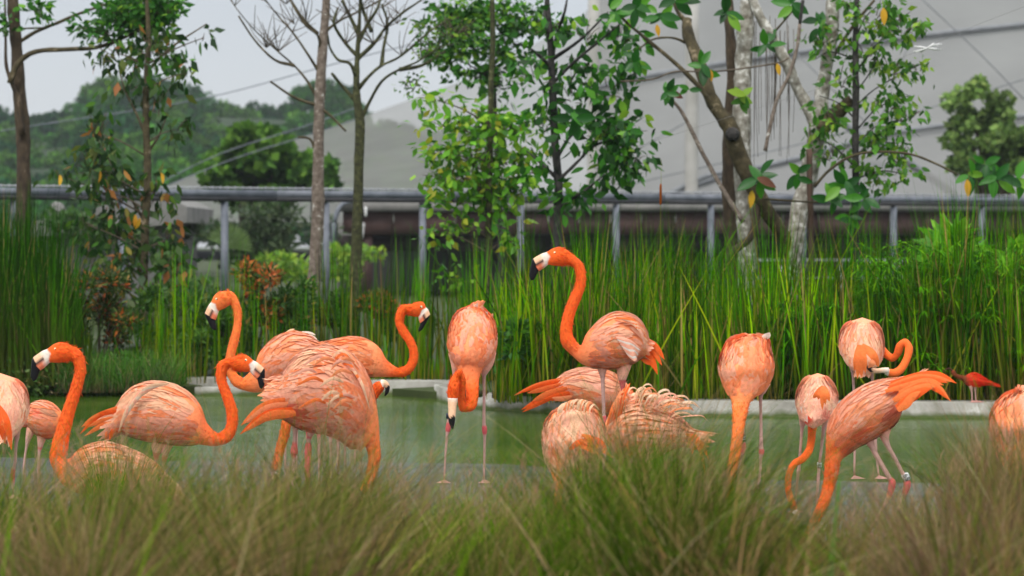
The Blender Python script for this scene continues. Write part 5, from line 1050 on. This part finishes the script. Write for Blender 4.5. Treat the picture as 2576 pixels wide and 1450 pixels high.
# cream round bird in front
b = Bird('E', 14.4, 'cream coloured round backed flamingo low in the grass left of the fluffed one')
b.body([((510, 412), (600, 405), 1, .12), ((425, 435), (690, 425), 1, .1), ((365, 470), (750, 460), 1, .08), ((312, 560), (808, 570), .95, .05), ((298, 680), (815, 700), .9, 0), ((308, 790), (780, 800), .9, 0), ((338, 890), (640, 900), .9, -.03), ((375, 980), (510, 980), .9, -.06)],
       [(432, 1060, 38, -.08), (425, 1130, 30, -.1), (420, 1190, 26, -.12), (416, 1260, 26, -.14), (410, 1330, 33, -.15)], .9, OR2, (SAL, CRM, PNK))
b.leg([(600, 820, 60), (700, 950, 20), (705, 1060, 18)], 705); b.leg([(520, 860, 60), (590, 980, 18), (600, 1060, 18)], 600)
b.spots = [(380, 850, 60, OR)]
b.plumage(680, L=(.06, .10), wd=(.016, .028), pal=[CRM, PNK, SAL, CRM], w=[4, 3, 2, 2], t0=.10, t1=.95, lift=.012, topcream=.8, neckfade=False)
for q, c_ in (([(620, 640), (720, 680), (810, 740)], OR2), ([(600, 680), (720, 720), (880, 830)], OR2), ([(640, 660), (760, 690), (830, 770)], OR), ([(580, 720), (700, 760), (790, 830)], OR2), ([(520, 760), (600, 700), (700, 720)], OR)): b.quill([(x, y, -.25) for x, y in q], 46, c_)
for k in range(26): x0 = random.uniform(400, 700); y0 = 500 - 70 * math.sin((x0 - 380) / 340 * 3.1); b.quill([(x0, y0, -.12), (x0 + 12, y0 - 55, -.12), (x0 + 45, y0 - 80, -.1), (x0 + 85, y0 - 60 + random.uniform(-15, 25), -.06)], random.uniform(12, 22), (CRM, SAL)[k % 3 == 0], name='plume')
b.finish(([(408, 1360, 28, -.15), (405, 1390, 20, -.15), (410, 1420, 8, -.15)], 'E', (.3, .6)))
# bird behind the tall one, tail to the left
b = Bird('D', 17.8, 'flamingo behind the tall one with a long orange tail pointing left', zf=-.04)
b.body([((395, 1165), (470, 1310)), ((480, 1095), (540, 1350)), ((600, 1056), (660, 1400)), ((740, 1058), (760, 1440)), ((860, 1085), (865, 1450)), ((945, 1140), (940, 1420)), ((1005, 1200), (990, 1350))], [(1020, 1320, 48), (1040, 1400, 36), (1045, 1500, 32), (1035, 1600, 32), (1020, 1660, 36)], .75, OR2, (PNK, PNK, OR2))
b.leg([(700, 1380, 60), (700, 1480, 16), (700, 1600, 18)], 700); b.leg([(800, 1380, 60), (810, 1480, 16), (810, 1600, 18)], 810)
b.plumage(520, L=(.07, .12), pal=[PNK, SAL, OR2, CRM], w=[5, 2, 2, 1], t0=.04, t1=.9, topcream=.4)
for k, q in enumerate(([(470, 1140), (250, 1195), (62, 1280)], [(480, 1160), (280, 1200), (100, 1262)], [(480, 1180), (300, 1230), (170, 1262)], [(470, 1210), (300, 1300), (120, 1400)], [(480, 1240), (330, 1310), (130, 1418)], [(500, 1220), (340, 1270), (210, 1330)], [(520, 1260), (420, 1290), (300, 1315)], [(540, 1290), (450, 1310), (370, 1300)])): b.quill([(x, y, -.03 - .012 * k) for x, y in q], (34, 40, 44, 48, 50, 60, 60, 44)[k], (OR2, OR, OR2, OR, OR, OR2, OR, SAL)[k])
b.finish(([(1018, 1690, 28), (1020, 1720, 18), (1030, 1740, 8)], 'D', (.3, .6)))
# left edge, rear view
b = Bird('A', 15.6, 'flamingo cut off by the left edge, seen from behind with orange tail hanging')
b.body([((-100, 880), (100, 870), 1, -.1), ((-150, 800), (160, 800), 1, -.06), ((-190, 700), (225, 700), 1, 0), ((-200, 580), (236, 580), 1, .04), ((-180, 470), (200, 470), 1, .08), ((-120, 400), (130, 395), 1, .12)], None, 1, SAL, (PNK, PNK, SAL))
b.headst = None
b.tubepart([(-150, 560, 60, .25), (-220, 500, 45, .35), (-260, 380, 40, .4), (-270, 200, 38, .4), (-280, 60, 36, .4), (-330, 0, 44, .4), (-400, 30, 40, .4)], OR)
b.leg([(120, 760, 60), (140, 860, 26), (132, 940, 14), (125, 1080, 12), (105, 1180, 20)], 110); b.leg([(-40, 780, 60), (-60, 900, 16), (-60, 1100, 18)], -60)
b.plumage(560, L=(.08, .14), wd=(.02, .034), pal=[PNK, CRM, SAL, PNK], w=[4, 3, 1, 2], t0=.1, t1=1, lift=.008, topcream=.6, neckfade=False)
for x, y in ((20, 900), (60, 880), (95, 985), (40, 930), (-20, 900), (-60, 880)): b.quill([(-10, 620, -.28), (x * .6, 760, -.32), (x, y, -.3)], 55, (OR2, OR)[x % 3 > 0])
b.finish(([(-420, 40, 30, .4), (-460, 80, 26, .4), (-480, 130, 20, .4), (-470, 180, 8, .4)], 'A', (.3, .6)))
# small body behind
b = Bird('A', 17.2, 'small flamingo between the left edge bird and the raised orange neck', zf=-.04)
b.spots = [(350, 690, 60, RED), (440, 690, 40, (.35, .2, .12))]
b.body([((225, 640), (235, 790)), ((280, 588), (290, 850)), ((370, 580), (360, 885)), ((455, 615), (425, 885)), ((515, 680), (480, 840))], [(520, 780, 42), (530, 870, 34), (520, 960, 30), (500, 1060, 28), (490, 1120, 34)], .75, OR2, (SAL, PNK, OR2))
b.leg([(350, 830, 55), (335, 930, 28), (322, 1010, 13), (316, 1120, 12)], 312); b.leg([(260, 800, 45), (230, 900, 22), (215, 980, 11), (200, 1100, 12)], 195)
b.plumage(320, pal=[SAL, PNK, OR2, CRM], w=[3, 3, 2, 1], topcream=.3); b.finish(([(488, 1140, 26), (486, 1160, 18), (490, 1180, 8)], 'A', (.3, .6)))
# raised neck at left, body low in the grass
b = Bird('A', 14.7, 'flamingo at left with thick raised orange neck, body sunk in the grass')
b.body([((1500, 1360), (1470, 1400)), ((1400, 1225), (1330, 1340)), ((1270, 1085), (1160, 1350)), ((1100, 988), (1010, 1350)), ((920, 925), (870, 1350)), ((750, 930), (720, 1340)), ((640, 985), (600, 1320)), ((575, 1050), (500, 1250))],
       [(478, 1060, 68), (492, 960, 70), (512, 860, 62), (538, 760, 58), (570, 650, 52), (608, 540, 48), (640, 430, 47), (662, 335, 46), (650, 250, 50), (610, 190, 56)], .75, OR, head=((465, 152), (262, 240), 1.08, False))
b.leg([(900, 1280, 70), (880, 1380, 20), (870, 1420, 16)], 870); b.leg([(1000, 1280, 70), (1010, 1380, 20), (1010, 1420, 16)], 1010)
b.plumage(640, L=(.07, .12), pal=[SAL, CRM, OR2, PNK], w=[3, 2, 2, 2], t0=.02, t1=.9, topcream=.4)
for k in range(4): b.quill([(1330 + k * 20, 1200), (1420 + k * 15, 1290), (1515, 1380 - k * 10)], 40, (OR2, CRM)[k % 2])
b.finish()
# S-necked bird facing right
b = Bird('H', 15.9, 'flamingo with domed cream back and S shaped neck, head facing right', zf=0)
b.body([((575, 610), (610, 730)), ((640, 516), (680, 755)), ((740, 472), (765, 775)), ((850, 478), (855, 788)), ((940, 518), (935, 792)), ((1005, 585), (1000, 788)), ((1042, 680), (1045, 793))],
       [(1092, 764, 32), (1138, 745, 33), (1166, 695, 28), (1166, 620, 28), (1143, 545, 26), (1118, 480, 25), (1112, 430, 26), (1132, 380, 29)], .75, OR, (SAL, PNK, CRM), head=((488, 640), (645, 722), .95, True, 'B'))
b.leg([(800, 740, 45), (790, 810, 28), (786, 850, 14), (784, 900, 9)], 782); b.leg([(850, 750, 40), (832, 820, 22), (826, 880, 10), (824, 900, 9)], 822)
b.plumage(720, L=(.08, .15), wd=(.018, .03), pal=[SAL, PNK, OR2, CRM], w=[2.5, 4, 2, 2], t0=.0, t1=.85, lift=.009, topcream=.72)
for k in range(10): b.quill([(850 - k * 18, 480 + k * 4, -.14), (740 - k * 12, 500 + k * 14, -.17), (650 - k * 6, 600 + k * 14, -.14)], 16, (CRM, (.78, .62, .45), PNK)[k % 3], name='wing_feather')
for q in ([(600, 620), (500, 640), (402, 735)], [(600, 650), (510, 670), (440, 700)], [(590, 600), (480, 650), (410, 700)], [(620, 680), (520, 690), (425, 745)], [(600, 640), (550, 700), (530, 750)], [(620, 690), (570, 720), (550, 765)]): b.quill([(x, y, -.05) for x, y in q], 26, random.choice([OR, OR2]))
b.finish()
# bird at back left facing left, bill down
b = Bird('B', 17.6, 'pink flamingo behind, neck arched high and bill pointing down left', zf=-.05)
b.body([((1090, 495), (1040, 640)), ((1000, 425), (965, 740)), ((880, 400), (865, 820)), ((760, 432), (775, 865)), ((660, 505), (705, 885)), ((592, 590), (640, 898)), ((556, 690), (565, 905))],
       [(480, 838, 55), (425, 818, 48), (378, 765, 40), (357, 690, 36), (360, 610, 37), (382, 510, 37), (408, 410, 34), (421, 310, 31), (414, 220, 33), (385, 145, 37), (345, 105, 42)], .72, OR2, (SAL, PNK, OR2), head=((255, 135), (150, 270), .92, False))
b.leg([(820, 800, 60), (815, 940, 20), (812, 1100, 14)], 812); b.leg([(900, 790, 60), (905, 940, 20), (905, 1100, 14)], 905)
b.plumage(560, pal=[SAL, PNK, OR2, SAL], w=[5, 4, 1.5, 2], t0=.0, t1=.85, topcream=.25)
for q, c_ in (([(800, 430), (850, 395), (890, 382)], CRM), ([(950, 405), (1020, 415), (1062, 432)], WHT), ([(960, 420), (1030, 440), (1076, 468)], WHT), ([(980, 440), (1040, 470), (1090, 500)], PNK)): b.quill(q, 18, c_, name='wing_feather')
b.finish()
# bird at back, facing right, bill down
b = Bird('C', 18.0, 'smooth orange flamingo at the back, S neck, head turned right over the pond', zf=-.06)
b.body([((-180, 470), (-160, 580)), ((-80, 415), (-60, 640)), ((30, 375), (50, 675)), ((140, 356), (155, 688)), ((240, 358), (255, 692)), ((335, 395), (350, 692)), ((410, 458), (425, 690)), ((465, 550), (485, 692))],
       [(545, 652, 38), (605, 645, 41), (655, 608, 37), (684, 540, 35), (680, 460, 35), (648, 385, 35), (600, 315, 36), (568, 245, 34), (573, 180, 36), (608, 128, 40)], .72, OR, (SAL, OR2, PNK), head=((742, 112), (818, 190), .98, True))
b.leg([(200, 640, 60), (200, 760, 18), (200, 900, 14)], 200); b.leg([(120, 640, 60), (118, 760, 18), (118, 900, 14)], 118)
b.plumage(480, L=(.06, .11), pal=[SAL, OR2, PNK, SAL], w=[4, 3, 1.5, 2], t0=.0, t1=.75, lift=.005, topcream=.15)
b.finish()
# big ruffled bird in the middle left
b = Bird('B', 15.0, 'big ruffled flamingo left of centre with layered pale feathers and tail spread left')
b.spots = [(970, 1050, 70, RED), (1030, 1120, 60, RED)]
b.body([((790, 770), (770, 1100), .7), ((860, 645), (900, 1185)), ((980, 555), (1030, 1225)), ((1130, 518), (1160, 1250)), ((1280, 552), (1250, 1290)), ((1410, 640), (1310, 1330)), ((1500, 790), (1350, 1360)), ((1555, 960), (1400, 1370)), ((1582, 1150), (1440, 1390))],
       [(1530, 1330, 62), (1548, 1440, 50), (1530, 1540, 44), (1500, 1640, 40), (1470, 1720, 46)], .72, OR2, (SAL, PNK, OR2))
b.leg([(900, 1100, 70), (895, 1200, 26), (890, 1300, 17), (885, 1400, 32), (880, 1460, 16)], 870); b.leg([(1050, 1150, 70), (1020, 1240, 30), (1005, 1310, 17), (1000, 1400, 30)], 990)
b.plumage(1250, L=(.08, .15), wd=(.02, .036), pal=[SAL, PNK, OR2, CRM], w=[2.5, 4, 2, 1.4], t0=.0, t1=.92, lift=.016, topcream=.35)
for k in range(14): x0, y0 = random.uniform(1050, 1450), random.uniform(620, 1050); b.quill([(x0, y0, -.19), (x0 - 90, y0 - 30, -.225), (x0 - random.uniform(170, 230), y0 + random.uniform(20, 80), -.2)], 30, (PNK, SAL, OR2, CRM)[k % 4], name='wing_feather', tilt=.1)
for k in range(10): b.quill([(1180 + k * 22, 640 + k * 10, -.1), (1280 + k * 18, 560 + k * 30, -.16), (1400 + k * 12, 680 + k * 40, -.1)], 22, (CRM, OR2, PNK)[k % 3], name='wing_feather')
for k, q in enumerate(([(860, 960), (640, 1020), (445, 1178)], [(860, 1000), (660, 1040), (470, 1165)], [(880, 1040), (650, 1090), (438, 1250)], [(890, 1060), (680, 1100), (460, 1235)], [(900, 1080), (720, 1090), (560, 1150)])): b.quill([(x, y, -.1 - .01 * k) for x, y in q], (70, 66, 60, 60, 80)[k], (OR2, SAL, OR, OR2, OR2)[k])
for q in ([(800, 760), (730, 820), (680, 860)], [(800, 790), (750, 850), (678, 920)], [(810, 800), (760, 870), (706, 915)], [(815, 850), (790, 890), (765, 945)]): b.quill(q, 30, random.choice([OR2, CRM]))
b.finish(([(1455, 1760, 34), (1445, 1800, 24), (1450, 1830, 10)], 'B', (.3, .6)))
# head peeking out behind it
b = Bird('C', 16.9, 'flamingo hidden behind the big ruffled one, only its head with black bill showing', zf=-.03)
b.body([((-100, 820), (-100, 1080)), ((0, 760), (0, 1120)), ((120, 790), (110, 1100)), ((200, 850), (190, 1050))], [(250, 960, 45), (300, 920, 38), (340, 860, 36), (372, 800, 42), (398, 772, 44), (420, 757, 42)], .8, OR, (SAL, PNK, OR2))
b.leg([(60, 1000, 40), (60, 1200, 14)], 60); b.leg([(0, 1000, 40), (0, 1200, 14)], 0)
b.plumage(100, pal=[SAL, PNK], w=[1, 1]); b.finish(([(424, 752, 42), (440, 748, 36), (456, 757, 28), (468, 778, 20), (462, 815, 15), (447, 845, 5)], 'C', (.25, .52)))
b = Bird('B', 16.3, 'flamingo behind the big ruffled one, only its lowered orange neck showing', zf=-.02)
b.body([((1200, 840), (1190, 1080)), ((1080, 790), (1070, 1150)), ((950, 810), (940, 1150)), ((870, 880), (860, 1110))], [(835, 1110, 42), (815, 1200, 38), (795, 1290, 37), (770, 1370, 36), (750, 1460, 34), (735, 1530, 40)], .8, OR2, (SAL, PNK, OR2))
b.leg([(1000, 1100, 40), (1000, 1300, 14)], 1000); b.leg([(1080, 1100, 40), (1090, 1300, 14)], 1090)
b.plumage(120, pal=[SAL, PNK], w=[1, 1]); b.finish(([(730, 1570, 32), (728, 1610, 22), (735, 1640, 8)], 'B', (.3, .6)))

# ------------------------------------------------------------ foreground grass
def tuft_blades(cx, cy, n, H, spreadr, lean, pal, w, wid=(.0022, .0042), wind=(0, 0), basepal=None, droop=.25, zb=.02):
    a = RNG.uniform(0, 2 * np.pi, n); r = RNG.random(n) ** .5 * spreadr
    b = np.stack([cx + np.cos(a) * r, cy + np.sin(a) * r, np.full(n, zb)], -1)
    h = H * RNG.uniform(.45, 1.12, n); l = lean * RNG.uniform(.2, 1.2, n) * h
    da = a + RNG.normal(0, .5, n); L = np.stack([np.cos(da) * l + wind[0] * h, np.sin(da) * l + wind[1] * h], -1)
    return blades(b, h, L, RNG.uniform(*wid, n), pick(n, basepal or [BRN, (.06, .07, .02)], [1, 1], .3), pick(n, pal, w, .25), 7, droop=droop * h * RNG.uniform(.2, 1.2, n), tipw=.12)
FG = [(.055, .12, .02), (.09, .18, .03), (.14, .20, .05), (.30, .22, .11), (.20, .13, .07), (.26, .17, .12)]
def ftop(u):   # how high the grass reaches in view (the mass, not single blades)
    return np.interp(u, [0, 150, 300, 500, 700, 850, 1000, 1150, 1350, 1480, 1560, 1700, 1800, 1900, 2050, 2200, 2330, 2450, 2576], [1215, 1235, 1195, 1265, 1215, 1210, 1265, 1300, 1260, 1190, 1130, 1120, 1230, 1300, 1350, 1345, 1290, 1200, 1130])
fg = MB()
SETS = [([(.035, .10, .006), (.07, .155, .012), (.12, .19, .025), (.26, .22, .08)], [4, 4, 2, 1.4]), ([(.24, .16, .075), (.36, .25, .14), (.15, .09, .045), (.09, .10, .02)], [3, 3, 2.4, 1.6]),
        ([(.07, .105, .015), (.13, .15, .03), (.24, .17, .08), (.035, .065, .008)], [3, 3, 2.2, 2.4]), ([(.19, .115, .08), (.29, .19, .13), (.10, .06, .04)], [3, 3, 2])]
GC = [random.uniform(-80, 2660) for k in range(46)]
for k in range(270):
    Y = 7.2 + 5.6 * random.random() ** .8; u = random.choice(GC) + random.gauss(0, 22) if random.random() < .6 else random.uniform(-80, 2660); x = (u - 1288) / FOC * Y
    vt = float(ftop(u)) + random.gauss(40, 60) + (12.6 - Y) * 9; H = max(.22, CAMH - (vt - 611) / FOC * Y)
    zone = -.45 + math.sin(u * .0062 + 2.6) + .7 * math.sin(u * .017 + Y) + (.9 if u < 560 and Y < 10 else 0) + (.9 if u > 2300 else 0) + random.gauss(0, .55)
    si = (3 if random.random() < .45 else 1) if zone > .7 else (2 if zone > -.45 else 0)
    tone = math.exp(random.gauss(-.08, .5)); pal_ = [tuple(x_ * tone for x_ in c_) for c_ in SETS[si][0]]
    V, F, c = tuft_blades(x, Y, int(random.uniform(65, 105)), H * 1.2, random.uniform(.03, .12), random.uniform(.3, .75), pal_, SETS[si][1], (.003, .0085), wind=(random.uniform(-.15, .35), 0), basepal=[(.06, .045, .02), (.02, .03, .008)]); fg.add(V, F, c)
# single long blades and seed stems rising past the birds
n = 4300; Yq = RNG.uniform(7.6, 13.0, n); u = RNG.uniform(-80, 2660, n); u = np.where(RNG.random(n) < .6, RNG.choice(RNG.uniform(-60, 2640, 60), n) + RNG.normal(0, 28, n), u)
top = ftop(u) - np.abs(RNG.normal(0, 1, n)) * (78 + 45 * np.exp(-((u - 850) / 260) ** 2) + 55 * np.exp(-((u - 1600) / 200) ** 2) + 40 * (u > 2250)) + 10
zt = CAMH - (top - 611) / FOC * Yq; b_ = np.stack([(u - 1288) / FOC * Yq, Yq, np.full(n, .02)], -1)
V, F, c = blades(b_, zt * 1.04, np.stack([RNG.normal(.16, .34, n), RNG.normal(0, .1, n)], -1) * zt[:, None], RNG.uniform(.0018, .0046, n), pick(n, [(.1, .13, .03), BRN], [1, 1]), pick(n, [(.16, .19, .04), (.34, .25, .12), (.24, .15, .08), (.10, .20, .02)], [2.5, 2, 1.4, 2.4], .3), 9, droop=np.abs(RNG.normal(.06, .08, n)) * zt, tipw=.3)
fg.add(V, F, c)
n = 340; Yq = RNG.uniform(6.6, 11.5, n); u = RNG.uniform(-80, 2660, n); zt = CAMH - (ftop(u) + RNG.uniform(-70, 150, n) - 611) / FOC * Yq; zt = np.maximum(zt, .2)
V, F, c = blades(np.stack([(u - 1288) / FOC * Yq, Yq, np.full(n, .02)], -1), zt * 1.1, np.stack([RNG.normal(.15, .6, n), RNG.normal(0, .2, n)], -1) * zt[:, None], RNG.uniform(.005, .010, n), pick(n, [(.1, .13, .03), BRN], [1, 1]), pick(n, [(.42, .32, .18), (.5, .40, .24), (.10, .24, .02), (.16, .32, .03), (.22, .13, .08)], [3, 2, 2.4, 1.2, 2], .3), 10, droop=np.abs(RNG.normal(.12, .2, n)) * zt, tipw=.2)
fg.add(V, F, c)
# seed heads: loose sprays at the ends of some stems
n = 420; Yq = RNG.uniform(8.5, 12.8, n); u = RNG.uniform(-60, 2640, n); zt = CAMH - (ftop(u) - np.abs(RNG.normal(0, 60, n)) - 611) / FOC * Yq; px_ = (u - 1288) / FOC * Yq
k = 9; base = np.stack([np.repeat(px_, k) + RNG.normal(0, .004, n * k), np.repeat(Yq, k), np.repeat(zt, k) + RNG.uniform(-.09, .02, n * k)], -1)
V, F, c = blades(base, RNG.uniform(.02, .06, n * k), RNG.normal(.01, .022, (n * k, 2)), RNG.uniform(.002, .004, n * k), pick(n * k, [(.3, .2, .12)], [1]), pick(n * k, [(.40, .28, .18), (.30, .18, .13)], [1, 1]), 3, tipw=.4); fg.add(V, F, c)
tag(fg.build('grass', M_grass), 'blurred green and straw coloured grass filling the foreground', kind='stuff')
def tussock(label, specs, cat='grass tussock'):
    m = MB(); c0 = specs[0]
    for sp_ in specs: m.add(*tuft_blades(*sp_[:2], *sp_[2:-1], **sp_[-1]))
    root = empty('grass_tussock', (c0[0], c0[1], .02)); o = m.build('blades', M_grass, root); tag(o, kind='stuff'); tag(root, label, cat)
def tx(u, Y): return (u - 1288) / FOC * Y
DRY = [(.26, .17, .12), (.32, .23, .15), (.18, .11, .07), (.12, .14, .04)]
tussock('dry purplish brown grass mound at bottom right', [(tx(2440, 8.2), 8.2, 1000, .84, .13, .5, DRY, [3, 3, 3, .6], dict(droop=.45, wid=(.003, .007))), (tx(2380, 8.5), 8.5, 500, .78, .11, .5, DRY, [3, 3, 3, .6], dict(droop=.45, wid=(.003, .007))), (tx(2530, 8.6), 8.6, 600, .90, .1, .3, DRY, [2, 2, 3, 1], dict())])
tussock('large straw coloured grass mound leaning right at bottom left', [(tx(120, 7.9), 7.9, 700, .82, .16, .7, [(.30, .22, .12), (.20, .13, .08), (.12, .17, .04)], [3, 3, 1], dict(wind=(.3, 0), droop=.4)), (tx(240, 7.6), 7.6, 1000, .88, .18, .7, [(.30, .22, .12), (.22, .16, .08), (.36, .28, .16), (.1, .14, .03)], [3, 3, 2, 1.2], dict(wind=(.3, 0), droop=.4, wid=(.003, .007))), (tx(430, 8.0), 8.0, 800, .80, .16, .7, [(.30, .22, .12), (.22, .16, .08), (.12, .17, .04)], [3, 3, 2], dict(wind=(.25, 0), droop=.4, wid=(.003, .007)))])
GRN = [(.05, .15, .015), (.09, .22, .025), (.15, .25, .04)]
tussock('fresh green grass clump in front of the fluffed flamingo', [(tx(1640, 11.8), 11.8, 900, .62, .14, .35, GRN, [3, 3, 1], dict(droop=.2)), (tx(1740, 11.6), 11.6, 700, .62, .14, .4, GRN, [3, 3, 1], dict(droop=.2)), (tx(1560, 11.9), 11.9, 500, .56, .12, .35, GRN, [3, 3, 1], dict(droop=.2))])
tussock('green grass clump growing before the low flamingo at left', [(tx(310, 12.6), 12.6, 700, .56, .12, .4, GRN + [(.3, .3, .05)], [3, 3, 1, 1], dict(droop=.2, wind=(.15, 0))), (tx(410, 12.2), 12.2, 500, .5, .12, .5, GRN + [(.3, .3, .05)], [3, 3, 1, 1], dict(droop=.2, wind=(.2, 0)))])
tussock('brown grass clump standing tall at the right edge', [(tx(2560, 10.5), 10.5, 900, .86, .10, .3, [(.2, .13, .07), (.3, .2, .1), (.1, .14, .03)], [3, 2, 2], dict(droop=.2))])
# two broad green leaves close to the lens
for lab, u, Y, H, w in (('broad soft green blade crossing the striding flamingo', 2078, 8.6, .66, .03), ('broad soft green blade at the bottom right of centre', 1950, 8.0, .35, .028)):
    V, F, c = blades(np.array([[tx(u, Y), Y, .02]]), np.array([H]), np.array([[.04, 0]]), np.array([w]), np.array([[.06, .16, .04]]), np.array([[.12, .26, .07]]), 10, yaw=np.array([0.]), tipw=.3)
    m = MB(); m.add(V, F, c); tag(m.build('lone_reed', M_grass), lab, 'reed')

# ------------------------------------------------------------ haze
m, n, p = mat_new('air_haze'); n.nodes.remove(p); vo = N(n, 'ShaderNodeVolumePrincipled')
vo.inputs['Color'].default_value = (.86, .92, 1.0, 1); vo.inputs['Density'].default_value = .00032; vo.inputs['Anisotropy'].default_value = .2
n.links.new(vo.outputs[0], n.nodes['Material Output'].inputs['Volume'])
hz = MB(); hz.box((-700, -40, -1.3), (700, 640, 32)); ho = hz.build('haze', m); tag(ho, kind='stuff')
